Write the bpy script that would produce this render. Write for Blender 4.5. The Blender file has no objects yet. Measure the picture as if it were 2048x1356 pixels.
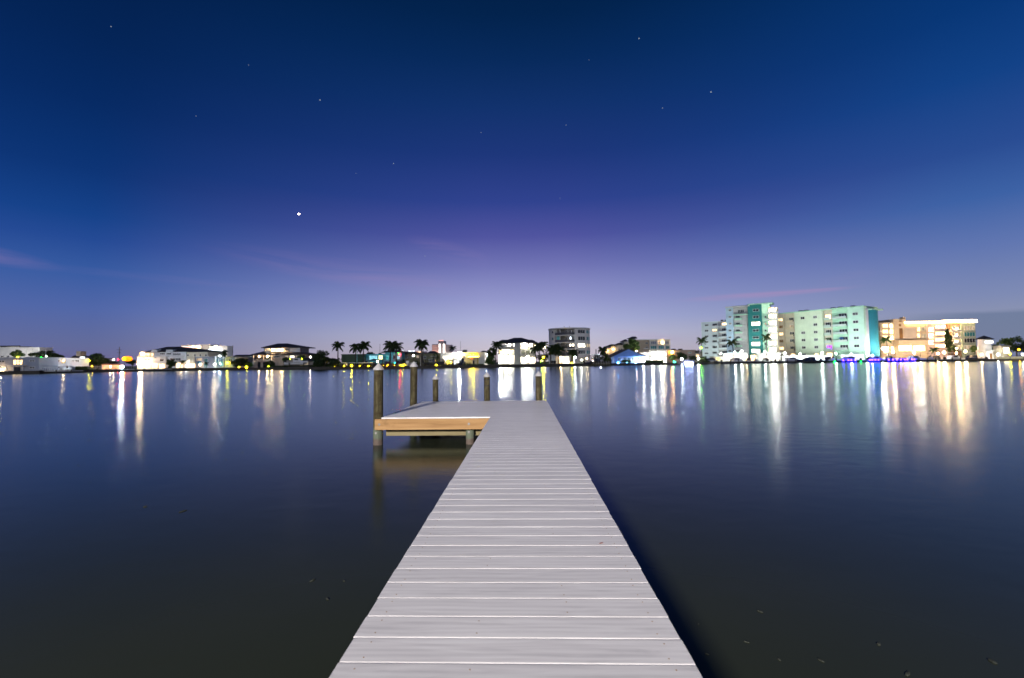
import bpy, bmesh, math, random
import numpy as np
from mathutils import Matrix, Vector
sc = bpy.context.scene
C = sc.collection
R = math.radians

# ---------------------------------------------------------------- camera
FPX = 922.0                                    # focal length in pixels of the 2048-wide photograph
EYE = Vector((0.0, 0.0, 1.565))
CAMROT = (Matrix.Rotation(R(1.55), 3, 'Z') @ Matrix.Rotation(R(90 + 2.80), 3, 'X') @ Matrix.Rotation(R(-0.64), 3, 'Z'))
cam_d = bpy.data.cameras.new('camera')
cam_d.sensor_width = 36.0
cam_d.lens = 36.0 * FPX / 2048.0
cam_d.clip_start = 0.05
cam_d.clip_end = 12000
cam_d.dof.use_dof = True; cam_d.dof.focus_distance = 4.0; cam_d.dof.aperture_fstop = 2.5
cam = bpy.data.objects.new('camera', cam_d)
cam.matrix_world = Matrix.Translation(EYE) @ CAMROT.to_4x4()
C.objects.link(cam)
sc.camera = cam

# ---------------------------------------------------------------- dusk sky
def N(nt, typ, **kw):
    n = nt.nodes.new(typ)
    for k, v in kw.items():
        if k.startswith('i_'):
            n.inputs[k[2:].replace('_', ' ')].default_value = v
        else:
            setattr(n, k, v)
    return n
def math_n(nt, op, a, b=None, c=None, clamp=False):
    n = nt.nodes.new('ShaderNodeMath'); n.operation = op; n.use_clamp = clamp
    for i, v in enumerate((a, b, c)):
        if v is None: continue
        if isinstance(v, (int, float)): n.inputs[i].default_value = v
        else: nt.links.new(v, n.inputs[i])
    return n.outputs[0]
def ramp(nt, fac, stops, interp='LINEAR'):
    n = nt.nodes.new('ShaderNodeValToRGB'); cr = n.color_ramp; cr.interpolation = interp
    while len(cr.elements) < len(stops): cr.elements.new(0.5)
    for e, (p, col) in zip(cr.elements, stops):
        e.position = p; e.color = (*col, 1) if len(col) == 3 else col
    if fac is not None: nt.links.new(fac, n.inputs[0])
    return n.outputs[0]
def s2l(r, g, b):
    f = lambda c: (c / 255 / 12.92) if c / 255 <= 0.04045 else ((c / 255 + 0.055) / 1.055) ** 2.4
    return (f(r), f(g), f(b))
def mixc(nt, fac, a, b, blend='MIX'):
    n = nt.nodes.new('ShaderNodeMix'); n.data_type = 'RGBA'; n.blend_type = blend
    for sock, v in ((n.inputs[0], fac), (n.inputs[6], a), (n.inputs[7], b)):
        if isinstance(v, (int, float)): sock.default_value = v
        elif isinstance(v, tuple): sock.default_value = (*v, 1) if len(v) == 3 else v
        else: nt.links.new(v, sock)
    return n.outputs[2]

world = bpy.data.worlds.new('World'); sc.world = world; world.use_nodes = True
nt = world.node_tree; nt.nodes.clear()
tc = N(nt, 'ShaderNodeTexCoord'); sx = N(nt, 'ShaderNodeSeparateXYZ')
nt.links.new(tc.outputs['Generated'], sx.inputs[0])
el = math_n(nt, 'MULTIPLY', math_n(nt, 'ARCSINE', sx.outputs[2]), 180 / math.pi)
az = math_n(nt, 'MULTIPLY', math_n(nt, 'ARCTAN2', sx.outputs[0], sx.outputs[1]), 180 / math.pi)
e01 = math_n(nt, 'DIVIDE', el, 45.0, clamp=True)
def st(lst): return [(e / 45.0, s2l(*c)) for e, c in lst]
glow_c = ramp(nt, e01, st([(0.0, (205, 190, 197)), (1.6, (198, 190, 204)), (3.3, (190, 189, 214)), (5.1, (170, 175, 215)), (7.6, (149, 153, 204)), (11.8, (113, 116, 180)),
                           (15.3, (81, 85, 160)), (19.3, (49, 67, 143)), (24.6, (30, 55, 123)), (29.5, (18, 50, 109)), (34, (8, 42, 92)), (38, (3, 35, 77)), (45, (2, 27, 62))]))
side_l = ramp(nt, e01, st([(0.0, (104, 98, 140)), (1.9, (96, 105, 152)), (5.3, (78, 101, 166)), (8.7, (52, 90, 161)), (11.6, (32, 73, 148)), (13.7, (17, 65, 137)),
                           (17.7, (10, 52, 117)), (23.4, (6, 42, 99)), (28.6, (4, 36, 86)), (38, (2, 28, 68)), (45, (1, 22, 56))]))
side_r = ramp(nt, e01, st([(0.0, (150, 143, 163)), (2.0, (145, 147, 171)), (3.6, (138, 146, 176)), (5.3, (125, 138, 179)), (9.6, (96, 118, 176)), (13.7, (60, 98, 165)),
                           (17.7, (41, 77, 147)), (23.4, (18, 66, 135)), (28.6, (8, 55, 119)), (38, (3, 44, 96)), (45, (2, 34, 80))]))
facl = math_n(nt, 'SMOOTH_MIN', math_n(nt, 'DIVIDE', math_n(nt, 'SUBTRACT', math_n(nt, 'ABSOLUTE', az), 5.0), 39.0, clamp=True), 1.0, 0.15)
right = math_n(nt, 'ADD', 0.5, math_n(nt, 'MULTIPLY', math_n(nt, 'SINE', math_n(nt, 'MULTIPLY', az, math.pi / 180)), 0.75), clamp=True)
side = mixc(nt, right, side_l, side_r)
sky = mixc(nt, facl, glow_c, side)
# thin cirrus wisps lit pink by the afterglow
cv = N(nt, 'ShaderNodeCombineXYZ')
nt.links.new(math_n(nt, 'MULTIPLY', az, 0.035), cv.inputs[0])
nt.links.new(math_n(nt, 'ADD', math_n(nt, 'MULTIPLY', el, 0.42), math_n(nt, 'MULTIPLY', az, 0.018)), cv.inputs[1])
cn = N(nt, 'ShaderNodeTexNoise', i_Scale=1.6, i_Detail=5.0, i_Roughness=0.6, i_Distortion=0.9); nt.links.new(cv.outputs[0], cn.inputs['Vector'])
def wisp(az0, el0, wa, we, slope, amt):
    da = math_n(nt, 'SUBTRACT', az, az0)
    de = math_n(nt, 'SUBTRACT', math_n(nt, 'SUBTRACT', el, el0), math_n(nt, 'MULTIPLY', da, slope))
    q = math_n(nt, 'ADD', math_n(nt, 'POWER', math_n(nt, 'ABSOLUTE', math_n(nt, 'DIVIDE', da, wa)), 2.0), math_n(nt, 'POWER', math_n(nt, 'ABSOLUTE', math_n(nt, 'DIVIDE', de, we)), 2.0))
    m_ = math_n(nt, 'POWER', math_n(nt, 'SUBTRACT', 1.0, q, clamp=True), 1.5)
    return math_n(nt, 'MULTIPLY', math_n(nt, 'MULTIPLY', m_, ramp(nt, cn.outputs[0], [(0.34, (0, 0, 0)), (0.66, (1, 1, 1))])), amt)
wf = None
for a_ in ((-51, 9.3, 5.5, 0.9, -0.12, .33), (-40, 8.6, 12, 0.5, -0.02, .09), (-20, 10.5, 17, 1.8, -0.11, .18), (-9, 13.5, 6, 1.4, -0.25, .14), (27, 7.0, 10, 0.5, 0.012, .75), (34, 7.6, 3.5, 1.0, 0.2, .16), (14, 3.0, 6, 0.7, -0.12, .3), (70, 10, 18, 1.6, 0.05, .4), (-85, 11, 20, 1.6, 0.04, .4)):
    k_ = wisp(*a_); wf = k_ if wf is None else math_n(nt, 'ADD', wf, k_, clamp=True)
sky = mixc(nt, wf, sky, s2l(178, 142, 186))
# low cloud bank far to the right, just above the land
bn = N(nt, 'ShaderNodeTexNoise', i_Scale=1.2, i_Detail=3.0); nt.links.new(cv.outputs[0], bn.inputs['Vector'])
bh = math_n(nt, 'ADD', 3.2, math_n(nt, 'MULTIPLY', bn.outputs[0], 1.6))
bank = math_n(nt, 'MULTIPLY', math_n(nt, 'DIVIDE', math_n(nt, 'SUBTRACT', bh, el), 0.5, clamp=True),
              math_n(nt, 'DIVIDE', math_n(nt, 'SUBTRACT', az, 36.0), 7.0, clamp=True))
sky = mixc(nt, math_n(nt, 'MULTIPLY', bank, 0.75), sky, s2l(104, 120, 152))
bg = N(nt, 'ShaderNodeBackground', i_Strength=1.0)
nt.links.new(sky, bg.inputs[0])
wo = N(nt, 'ShaderNodeOutputWorld'); nt.links.new(bg.outputs[0], wo.inputs[0])

# ---------------------------------------------------------------- added weak fill sun for the fronts and the street lamp behind the dock
sun_d = bpy.data.lights.new('sun', 'SUN'); sun_d.energy = 0.40; sun_d.angle = R(12); sun_d.color = (0.86, 0.92, 1.0)
sun = bpy.data.objects.new('sun', sun_d); C.objects.link(sun)
sun.rotation_euler = Vector((0.2, 1.0, -0.33)).to_track_quat('-Z', 'Y').to_euler()
lamp_d = bpy.data.lights.new('shore_street_lamp_light', 'POINT'); lamp_d.energy = 185000; lamp_d.shadow_soft_size = 1.9; lamp_d.color = (1.0, 0.932, 0.872)
lamp_o = bpy.data.objects.new('shore_street_lamp_light', lamp_d); C.objects.link(lamp_o); lamp_o.location = (-10.5, -40.0, 14.5)

sc.view_settings.view_transform = 'Standard'; sc.view_settings.look = 'None'
sc.view_settings.exposure = 0.0; sc.view_settings.gamma = 1.0; sc.view_settings.use_curve_mapping = False
sc.cycles.use_denoising = True
sc.cycles.sample_clamp_indirect = 4.0
sc.cycles.max_bounces = 5
sc.cycles.caustics_reflective = False; sc.cycles.caustics_refractive = False

# ---------------------------------------------------------------- helpers
def mk(name, verts, faces, mat=None, parent=None, smooth=False):
    me = bpy.data.meshes.new(name)
    me.from_pydata([tuple(v) for v in verts], [], faces)
    if smooth:
        me.polygons.foreach_set('use_smooth', [True] * len(me.polygons))
    if mat: me.materials.append(mat)
    o = bpy.data.objects.new(name, me); C.objects.link(o)
    if parent: o.parent = parent
    return o
def inst(name, me, parent=None, loc=(0, 0, 0), rot=(0, 0, 0), scale=None):
    o = bpy.data.objects.new(name, me); C.objects.link(o)
    o.parent = parent; o.location = loc; o.rotation_euler = rot
    if scale: o.scale = scale
    return o
def empty(name, label, cat, loc=(0, 0, 0), rz=0.0, group=None):
    o = bpy.data.objects.new(name, None); C.objects.link(o); o.empty_display_size = 0.2
    o.location = loc; o.rotation_euler = (0, 0, rz); return tag(o, label, cat, group)
def tag(o, label=None, cat=None, group=None, kind=None):
    if label: o['label'] = label
    if cat: o['category'] = cat
    if group: o['group'] = group
    if kind: o['kind'] = kind
    return o
BOXF = [(0, 3, 2, 1), (4, 5, 6, 7), (0, 1, 5, 4), (1, 2, 6, 5), (2, 3, 7, 6), (3, 0, 4, 7)]
class MB:
    """collects shapes into one mesh"""
    def __init__(s): s.v = []; s.f = []
    def add(s, v, f):
        n = len(s.v); s.v += [tuple(p) for p in v]; s.f += [tuple(i + n for i in q) for q in f]; return s
    def box(s, x0, x1, y0, y1, z0, z1):
        return s.add([(x0, y0, z0), (x1, y0, z0), (x1, y1, z0), (x0, y1, z0), (x0, y0, z1), (x1, y0, z1), (x1, y1, z1), (x0, y1, z1)], BOXF)
    def tube(s, p0, p1, r0, r1=None, n=8, caps=True):
        r1 = r0 if r1 is None else r1
        p0 = Vector(p0); p1 = Vector(p1); d = (p1 - p0).normalized()
        a = d.orthogonal().normalized(); b = d.cross(a)
        v = []
        for p, r in ((p0, r0), (p1, r1)):
            for i in range(n):
                t = 2 * math.pi * i / n
                v.append(p + a * (r * math.cos(t)) + b * (r * math.sin(t)))
        f = [(i, (i + 1) % n, n + (i + 1) % n, n + i) for i in range(n)]
        if caps: f += [tuple(range(n - 1, -1, -1)), tuple(range(n, 2 * n))]
        return s.add(v, f)
    def lathe(s, prof, n=16, c=(0, 0, 0)):
        v = []; f = []
        for r, z in prof:
            for i in range(n):
                t = 2 * math.pi * i / n
                v.append((c[0] + r * math.cos(t), c[1] + r * math.sin(t), c[2] + z))
        for k in range(len(prof) - 1):
            for i in range(n):
                f.append((k * n + i, k * n + (i + 1) % n, (k + 1) * n + (i + 1) % n, (k + 1) * n + i))
        f += [tuple(range(n - 1, -1, -1)), tuple(range((len(prof) - 1) * n, len(prof) * n))]
        return s.add(v, f)
    def ball(s, c, r, n=10, m=6):
        pr = [(max(1e-3, r * math.sin(math.pi * k / m)), -r * math.cos(math.pi * k / m)) for k in range(m + 1)]
        return s.lathe(pr, n, c)
    def obj(s, name, mat, parent=None, smooth=False): return mk(name, s.v, s.f, mat, parent, smooth)

# ---- materials
MATS = {}
def newmat(name):
    m = bpy.data.materials.new(name); m.use_nodes = True
    t = m.node_tree; t.nodes.clear()
    out = t.nodes.new('ShaderNodeOutputMaterial')
    return m, t, out
def M(name, col, rough=0.7, var=0.09, scale=0.6, bump=0.15, bscale=12.0, metal=0.0, spec=0.4, stretch=(1, 1, 1), rand=0.06):
    if name in MATS: return MATS[name]
    m, t, out = newmat(name)
    p = N(t, 'ShaderNodeBsdfPrincipled', i_Roughness=rough, i_Metallic=metal)
    p.inputs['Specular IOR Level'].default_value = spec
    co = N(t, 'ShaderNodeTexCoord'); mp = N(t, 'ShaderNodeMapping'); mp.inputs['Scale'].default_value = stretch
    t.links.new(co.outputs['Object'], mp.inputs[0])
    n1 = N(t, 'ShaderNodeTexNoise', i_Scale=scale, i_Detail=5.0, i_Roughness=0.6); t.links.new(mp.outputs[0], n1.inputs['Vector'])
    oi = N(t, 'ShaderNodeObjectInfo')
    lo = tuple(c * (1 - var) for c in col); hi = tuple(min(1, c * (1 + var)) for c in col)
    cr = ramp(t, n1.outputs[0], [(0.3, lo), (0.7, hi)])
    rv = math_n(t, 'ADD', 1 - rand, math_n(t, 'MULTIPLY', oi.outputs['Random'], 2 * rand))
    vm = N(t, 'ShaderNodeVectorMath', operation='SCALE'); t.links.new(cr, vm.inputs[0]); t.links.new(rv, vm.inputs['Scale'])
    t.links.new(vm.outputs[0], p.inputs['Base Color'])
    if bump:
        n2 = N(t, 'ShaderNodeTexNoise', i_Scale=bscale, i_Detail=3.0); t.links.new(mp.outputs[0], n2.inputs['Vector'])
        b = N(t, 'ShaderNodeBump', i_Strength=bump, i_Distance=0.02); t.links.new(n2.outputs[0], b.inputs['Height'])
        t.links.new(b.outputs[0], p.inputs['Normal'])
    t.links.new(p.outputs[0], out.inputs[0])
    MATS[name] = m; return m
def G(name, col, strength, var=0.45, scale=0.9):
    """something that gives off light: a lamp, or a window lit from inside with curtains and furniture behind it"""
    key = 'lit_' + name
    if key in MATS: return MATS[key]
    m, t, out = newmat(key)
    e = N(t, 'ShaderNodeEmission')
    if var:
        co = N(t, 'ShaderNodeTexCoord'); mp = N(t, 'ShaderNodeMapping'); mp.inputs['Scale'].default_value = (2.2, 1, 0.8)
        t.links.new(co.outputs['Object'], mp.inputs[0])
        n1 = N(t, 'ShaderNodeTexNoise', i_Scale=scale, i_Detail=3.0); t.links.new(mp.outputs[0], n1.inputs['Vector'])
        s = math_n(t, 'MULTIPLY', ramp(t, n1.outputs[0], [(0.35, (1 - var,) * 3), (0.62, (1 + var,) * 3)]), strength)
        t.links.new(s, e.inputs['Strength'])
    else: e.inputs['Strength'].default_value = strength
    e.inputs['Color'].default_value = (*col, 1)
    m.cycles.emission_sampling = 'FRONT' if strength > 1.2 else 'NONE'
    t.links.new(e.outputs[0], out.inputs[0])
    MATS[key] = m; return m
def glass(name, col=(0.02, 0.025, 0.03)):
    return M('glass_' + name, col, rough=0.08, var=0.3, bump=0, spec=0.6, rand=0.3)

def ray(px, py):
    return CAMROT @ Vector(((px - 1024.0) / FPX, -(py - 678.0) / FPX, -1.0))
def at(px, py, Y):
    """the point of the real place at distance Y out along the dock that was measured at this spot of the photograph"""
    d = ray(px, py); return EYE + d * (Y / d.y)
def X_at(px, Y): return at(px, 723 - (px - 1049) * 0.0112, Y).x

# ---------------------------------------------------------------- water
def water_material():
    m, t, out = newmat('bay_water')
    co = N(t, 'ShaderNodeTexCoord')
    mp = N(t, 'ShaderNodeMapping'); mp.inputs['Scale'].default_value = (1.0, 1.35, 1.0); mp.inputs['Rotation'].default_value = (0, 0, R(14))
    t.links.new(co.outputs['Object'], mp.inputs[0])
    na = N(t, 'ShaderNodeTexNoise', i_Scale=2.6, i_Detail=3.0, i_Roughness=0.5, i_Distortion=0.4); t.links.new(mp.outputs[0], na.inputs['Vector'])
    nb = N(t, 'ShaderNodeTexNoise', i_Scale=0.22, i_Detail=2.0); t.links.new(mp.outputs[0], nb.inputs['Vector'])
    b1 = N(t, 'ShaderNodeBump', i_Strength=0.036, i_Distance=0.10); t.links.new(na.outputs[0], b1.inputs['Height'])
    b2 = N(t, 'ShaderNodeBump', i_Strength=0.014, i_Distance=0.5); t.links.new(nb.outputs[0], b2.inputs['Height']); t.links.new(b1.outputs[0], b2.inputs['Normal'])
    fr = N(t, 'ShaderNodeFresnel', i_IOR=1.23)
    body = N(t, 'ShaderNodeBsdfDiffuse')
    nc = N(t, 'ShaderNodeTexNoise', i_Scale=0.35, i_Detail=3.0); t.links.new(co.outputs['Object'], nc.inputs['Vector'])
    t.links.new(ramp(t, nc.outputs[0], [(0.3, (0.022, 0.027, 0.017)), (0.7, (0.029, 0.033, 0.021))]), body.inputs['Color'])
    gl = N(t, 'ShaderNodeBsdfAnisotropic', distribution='BECKMANN'); gl.inputs['Roughness'].default_value = WATER_ROUGH
    gl.inputs['Color'].default_value = (0.86, 0.96, 1.0, 1)
    t.links.new(b2.outputs[0], gl.inputs['Normal'])
    mx = N(t, 'ShaderNodeMixShader')
    t.links.new(fr.outputs[0], mx.inputs[0]); t.links.new(body.outputs[0], mx.inputs[1]); t.links.new(gl.outputs[0], mx.inputs[2])
    t.links.new(mx.outputs[0], out.inputs[0]); return m
WATER_ROUGH = 0.205
w = mk('water', [(-900, -60, 0), (900, -60, 0), (900, 420, 0), (-900, 420, 0)], [(0, 1, 2, 3)], water_material())
tag(w, 'dark calm bay water with long light streaks', None, kind='structure')

# ---------------------------------------------------------------- dock
DX0, DX1, PX0 = -0.660, 0.565, -2.735           # walkway edges, left edge of the platform
DZ = 0.530; PITCH = 0.1452; BT = 0.026
PY0 = 8.75; PY1 = PY0 + 24 * PITCH
def deck_material():
    m, t, out = newmat('composite_deck_board')
    p = N(t, 'ShaderNodeBsdfPrincipled', i_Roughness=0.42); p.inputs['Specular IOR Level'].default_value = 0.35
    co = N(t, 'ShaderNodeTexCoord'); oi = N(t, 'ShaderNodeObjectInfo')
    add = N(t, 'ShaderNodeVectorMath', operation='ADD'); cx = N(t, 'ShaderNodeCombineXYZ')
    t.links.new(math_n(t, 'MULTIPLY', oi.outputs['Random'], 57.0), cx.inputs[0]); t.links.new(math_n(t, 'MULTIPLY', oi.outputs['Random'], 31.0), cx.inputs[1])
    t.links.new(co.outputs['Object'], add.inputs[0]); t.links.new(cx.outputs[0], add.inputs[1])
    def noise(sc_, scale, det, dist=0.0):
        mp = N(t, 'ShaderNodeMapping'); mp.inputs['Scale'].default_value = sc_; t.links.new(add.outputs[0], mp.inputs[0])
        n = N(t, 'ShaderNodeTexNoise', i_Scale=scale, i_Detail=det, i_Roughness=0.6, i_Distortion=dist); t.links.new(mp.outputs[0], n.inputs['Vector']); return n.outputs[0]
    broad = noise((1.5, 15, 1), 1.0, 5.0, 1.8)
    rings = N(t, 'ShaderNodeTexWave', wave_type='BANDS', bands_direction='Y', i_Scale=9.0, i_Distortion=7.0, i_Detail=2.0)
    rings.inputs['Detail Scale'].default_value = 0.6
    mpw = N(t, 'ShaderNodeMapping'); mpw.inputs['Scale'].default_value = (0.16, 1.0, 1); t.links.new(add.outputs[0], mpw.inputs[0]); t.links.new(mpw.outputs[0], rings.inputs['Vector'])
    fine = noise((2.5, 160, 1), 1.0, 3.0)
    g = math_n(t, 'ADD', math_n(t, 'MULTIPLY', broad, 0.68), math_n(t, 'ADD', math_n(t, 'MULTIPLY', rings.outputs['Fac'], 0.12), math_n(t, 'MULTIPLY', fine, 0.18)))
    col = ramp(t, g, [(0.30, (0.53, 0.512, 0.510)), (0.46, (0.645, 0.622, 0.616)), (0.62, (0.73, 0.71, 0.70))])
    rv = math_n(t, 'ADD', 0.95, math_n(t, 'MULTIPLY', oi.outputs['Random'], 0.08))
    vm = N(t, 'ShaderNodeVectorMath', operation='SCALE'); t.links.new(col, vm.inputs[0]); t.links.new(rv, vm.inputs['Scale'])
    t.links.new(vm.outputs[0], p.inputs['Base Color'])
    b = N(t, 'ShaderNodeBump', i_Strength=0.10, i_Distance=0.002); t.links.new(fine, b.inputs['Height']); t.links.new(b.outputs[0], p.inputs['Normal'])
    t.links.new(p.outputs[0], out.inputs[0]); return m
def wood_material(name, c0, c1, c2, sx_=(0.6, 14, 14)):
    m, t, out = newmat(name)
    p = N(t, 'ShaderNodeBsdfPrincipled', i_Roughness=0.75); p.inputs['Specular IOR Level'].default_value = 0.2
    co = N(t, 'ShaderNodeTexCoord'); oi = N(t, 'ShaderNodeObjectInfo')
    cx = N(t, 'ShaderNodeCombineXYZ'); t.links.new(math_n(t, 'MULTIPLY', oi.outputs['Random'], 19.0), cx.inputs[0]); t.links.new(math_n(t, 'MULTIPLY', oi.outputs['Random'], 7.0), cx.inputs[2])
    add = N(t, 'ShaderNodeVectorMath', operation='ADD'); t.links.new(co.outputs['Object'], add.inputs[0]); t.links.new(cx.outputs[0], add.inputs[1])
    mp = N(t, 'ShaderNodeMapping'); mp.inputs['Scale'].default_value = sx_; t.links.new(add.outputs[0], mp.inputs[0])
    n1 = N(t, 'ShaderNodeTexNoise', i_Scale=1.0, i_Detail=6.0, i_Roughness=0.65, i_Distortion=0.8); t.links.new(mp.outputs[0], n1.inputs['Vector'])
    col = ramp(t, n1.outputs[0], [(0.25, c0), (0.5, c1), (0.75, c2)])
    vo = N(t, 'ShaderNodeTexNoise', i_Scale=2.3, i_Detail=4.0, i_Roughness=0.7); t.links.new(add.outputs[0], vo.inputs['Vector'])
    col = mixc(t, ramp(t, vo.outputs[0], [(0.60, (0, 0, 0)), (0.80, (0.75, 0.75, 0.75))]), col, tuple(c * 0.42 for c in c0))
    t.links.new(col, p.inputs['Base Color'])
    b = N(t, 'ShaderNodeBump', i_Strength=0.35, i_Distance=0.006); t.links.new(n1.outputs[0], b.inputs['Height']); t.links.new(b.outputs[0], p.inputs['Normal'])
    t.links.new(p.outputs[0], out.inputs[0]); return m
def rounded_board(x0, x1, w, th, r=0.0075, rz=0.0022, seg=3):
    """a board along X, its long edges rounded"""
    prof = [(-w / 2, -th), ]
    for k in range(seg + 1):
        a = math.pi - (math.pi / 2) * k / seg
        prof.append((-w / 2 + r + r * math.cos(a), -rz + rz * math.sin(a)))
    for k in range(seg + 1):
        a = math.pi / 2 - (math.pi / 2) * k / seg
        prof.append((w / 2 - r + r * math.cos(a), -rz + rz * math.sin(a)))
    prof.append((w / 2, -th))
    n = len(prof)
    v = [(x, y, z) for x in (x0, x1) for y, z in prof]
    f = [(i, n + i, n + (i + 1) % n, (i + 1) % n) for i in range(n)] + [tuple(range(n)), tuple(range(2 * n - 1, n - 1, -1))]
    return v, f
deckm = deck_material()
fasc = wood_material('pine_fascia', (0.20, 0.105, 0.040), (0.345, 0.20, 0.085), (0.43, 0.27, 0.125))
beamm = wood_material('treated_beam', (0.13, 0.105, 0.050), (0.20, 0.165, 0.085), (0.25, 0.21, 0.12))
dock = empty('dock', 'pale grey composite board dock with walkway and wider end platform', 'dock', (0, 0, 0))
me_w = bpy.data.meshes.new('plank'); me_w.from_pydata(*[rounded_board(DX0, DX1, PITCH - 0.0025, BT)[0], [], rounded_board(DX0, DX1, PITCH - 0.0025, BT)[1]]); me_w.materials.append(deckm)
me_p = bpy.data.meshes.new('plank'); me_p.from_pydata(*[rounded_board(PX0, DX1, PITCH - 0.0025, BT)[0], [], rounded_board(PX0, DX1, PITCH - 0.0025, BT)[1]]); me_p.materials.append(deckm)
for me in (me_w, me_p):
    me.polygons.foreach_set('use_smooth', [False] * len(me.polygons))
rnd = random.Random(4)
screws = MB()
nw = 72
for i in range(nw):
    y = PY0 - (i + 0.5) * PITCH
    inst('plank', me_w, dock, (rnd.uniform(-.0025, .0025), y, DZ + rnd.uniform(-.00015, .00015)), (0, 0, rnd.uniform(-.0012, .0012)))
    for xs in (DX0 + 0.075, DX1 - 0.075, -0.20, 0.16):
        if abs(xs) < 0.3 and rnd.random() < 0.72: continue
        for dy in (-0.042, 0.042):
            x_, y_ = xs + rnd.uniform(-.006, .006), y + dy + rnd.uniform(-.004, .004)
            screws.lathe([(0.0029, 0), (0.0029, 0.0012), (0.0012, 0.0016)], 8, (x_, y_, DZ - 0.0004))
for i in range(24):
    y = PY0 + (i + 0.5) * PITCH
    inst('plank', me_p, dock, (rnd.uniform(-.003, .003), y, DZ + rnd.uniform(-.00015, .00015)))
so = screws.obj('screw', M('screw_head', (0.26, 0.17, 0.09), 0.5, bump=0, var=0.3), dock); tag(so, kind='stuff')
# framing
zt = DZ - BT
fo = MB().box(PX0 - 0.115, DX0 + 0.02, -0.02, 0.02, -0.20, 0.0).obj('fascia_board', fasc, dock); fo.location = (0, PY0 - 0.022, zt - 0.002)
fo2 = MB().box(PX0 - 0.02, DX1 + 0.0, -0.02, 0.02, -0.20, 0.0).obj('fascia_board', fasc, dock); fo2.location = (0, PY1 - 0.02, zt - 0.002)
sf = MB().box(-0.02, 0.02, 0.09, PY1 - PY0 - 0.25, -0.20, 0.0).obj('side_fascia', fasc, dock); sf.location = (PX0 + 0.03, PY0, zt - 0.002)
for xs, y0, y1 in ((DX0 + 0.06, -1.7, PY1 - 0.06), (DX1 - 0.06, -1.7, PY1 - 0.06), (-0.03, -1.7, PY1 - 0.06), (-1.2, PY0 + 0.02, PY1 - 0.06), (-1.95, PY0 + 0.02, PY1 - 0.06)):
    j = MB().box(-0.02, 0.02, y0, y1, -0.19, 0.0).obj('joist', beamm, dock); j.location = (xs, 0, zt - 0.001)
for yb in (PY0 + 0.26, PY1 - 0.40):
    b = MB().box(PX0 + 0.02, DX1 - 0.02, -0.03, 0.03, -0.16, 0.0).obj('cross_beam', beamm, dock); b.location = (0, yb, zt - 0.196)
bolt = M('galvanised_bolt', (0.20, 0.19, 0.18), 0.5, metal=0.6, bump=0)
for xb, zb, yb in ((PX0 - 0.03, zt - 0.10, PY0 - 0.042), (-1.065, zt - 0.10, PY0 - 0.042)):
    b = MB().tube((0, 0, 0), (0, -0.006, 0), 0.022, n=12).tube((0, -0.006, 0), (0, -0.020, 0), 0.012, n=6).obj('bolt', bolt, dock); b.location = (xb, yb, zb)
# pilings
def pile_material():
    m, t, out = newmat('weathered_piling')
    p = N(t, 'ShaderNodeBsdfPrincipled', i_Roughness=0.85); p.inputs['Specular IOR Level'].default_value = 0.15
    ge = N(t, 'ShaderNodeNewGeometry'); sp = N(t, 'ShaderNodeSeparateXYZ'); t.links.new(ge.outputs['Position'], sp.inputs[0])
    mp = N(t, 'ShaderNodeMapping'); mp.inputs['Scale'].default_value = (22, 22, 1.6); t.links.new(ge.outputs['Position'], mp.inputs[0])
    n1 = N(t, 'ShaderNodeTexNoise', i_Scale=1.0, i_Detail=6.0, i_Roughness=0.7, i_Distortion=0.5); t.links.new(mp.outputs[0], n1.inputs['Vector'])
    n2 = N(t, 'ShaderNodeTexNoise', i_Scale=7.0, i_Detail=4.0, i_Roughness=0.7); t.links.new(ge.outputs['Position'], n2.inputs['Vector'])
    col = ramp(t, n1.outputs[0], [(0.30, (0.022, 0.020, 0.010)), (0.5, (0.064, 0.056, 0.028)), (0.68, (0.125, 0.105, 0.055))])
    col = mixc(t, ramp(t, n2.outputs[0], [(0.42, (0, 0, 0)), (0.62, (0.8, 0.8, 0.8))]), col, (0.030, 0.021, 0.011))
    # below the deck: copper-green tint, then a crust of barnacles at the tide line
    zn = math_n(t, 'ADD', sp.outputs[2], math_n(t, 'MULTIPLY', math_n(t, 'SUBTRACT', n2.outputs[0], 0.5), 0.14))
    col = mixc(t, ramp(t, zn, [(0.27, (0.85, 0.85, 0.85)), (0.33, (0, 0, 0))]), col, mixc(t, n1.outputs[0], (0.035, 0.048, 0.034), (0.20, 0.235, 0.17)))
    col = mixc(t, ramp(t, zn, [(0.095, (0.9, 0.9, 0.9)), (0.13, (0, 0, 0))]), col, mixc(t, n2.outputs[0], (0.05, 0.035, 0.028), (0.17, 0.125, 0.11)))
    t.links.new(col, p.inputs['Base Color'])
    b = N(t, 'ShaderNodeBump', i_Strength=0.6, i_Distance=0.012); t.links.new(n1.outputs[0], b.inputs['Height']); t.links.new(b.outputs[0], p.inputs['Normal'])
    t.links.new(p.outputs[0], out.inputs[0]); return m
pilem = pile_material()
capm = M('white_plastic_cap', (0.38, 0.37, 0.37), 0.5, var=0.08, bump=0.02)
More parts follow.
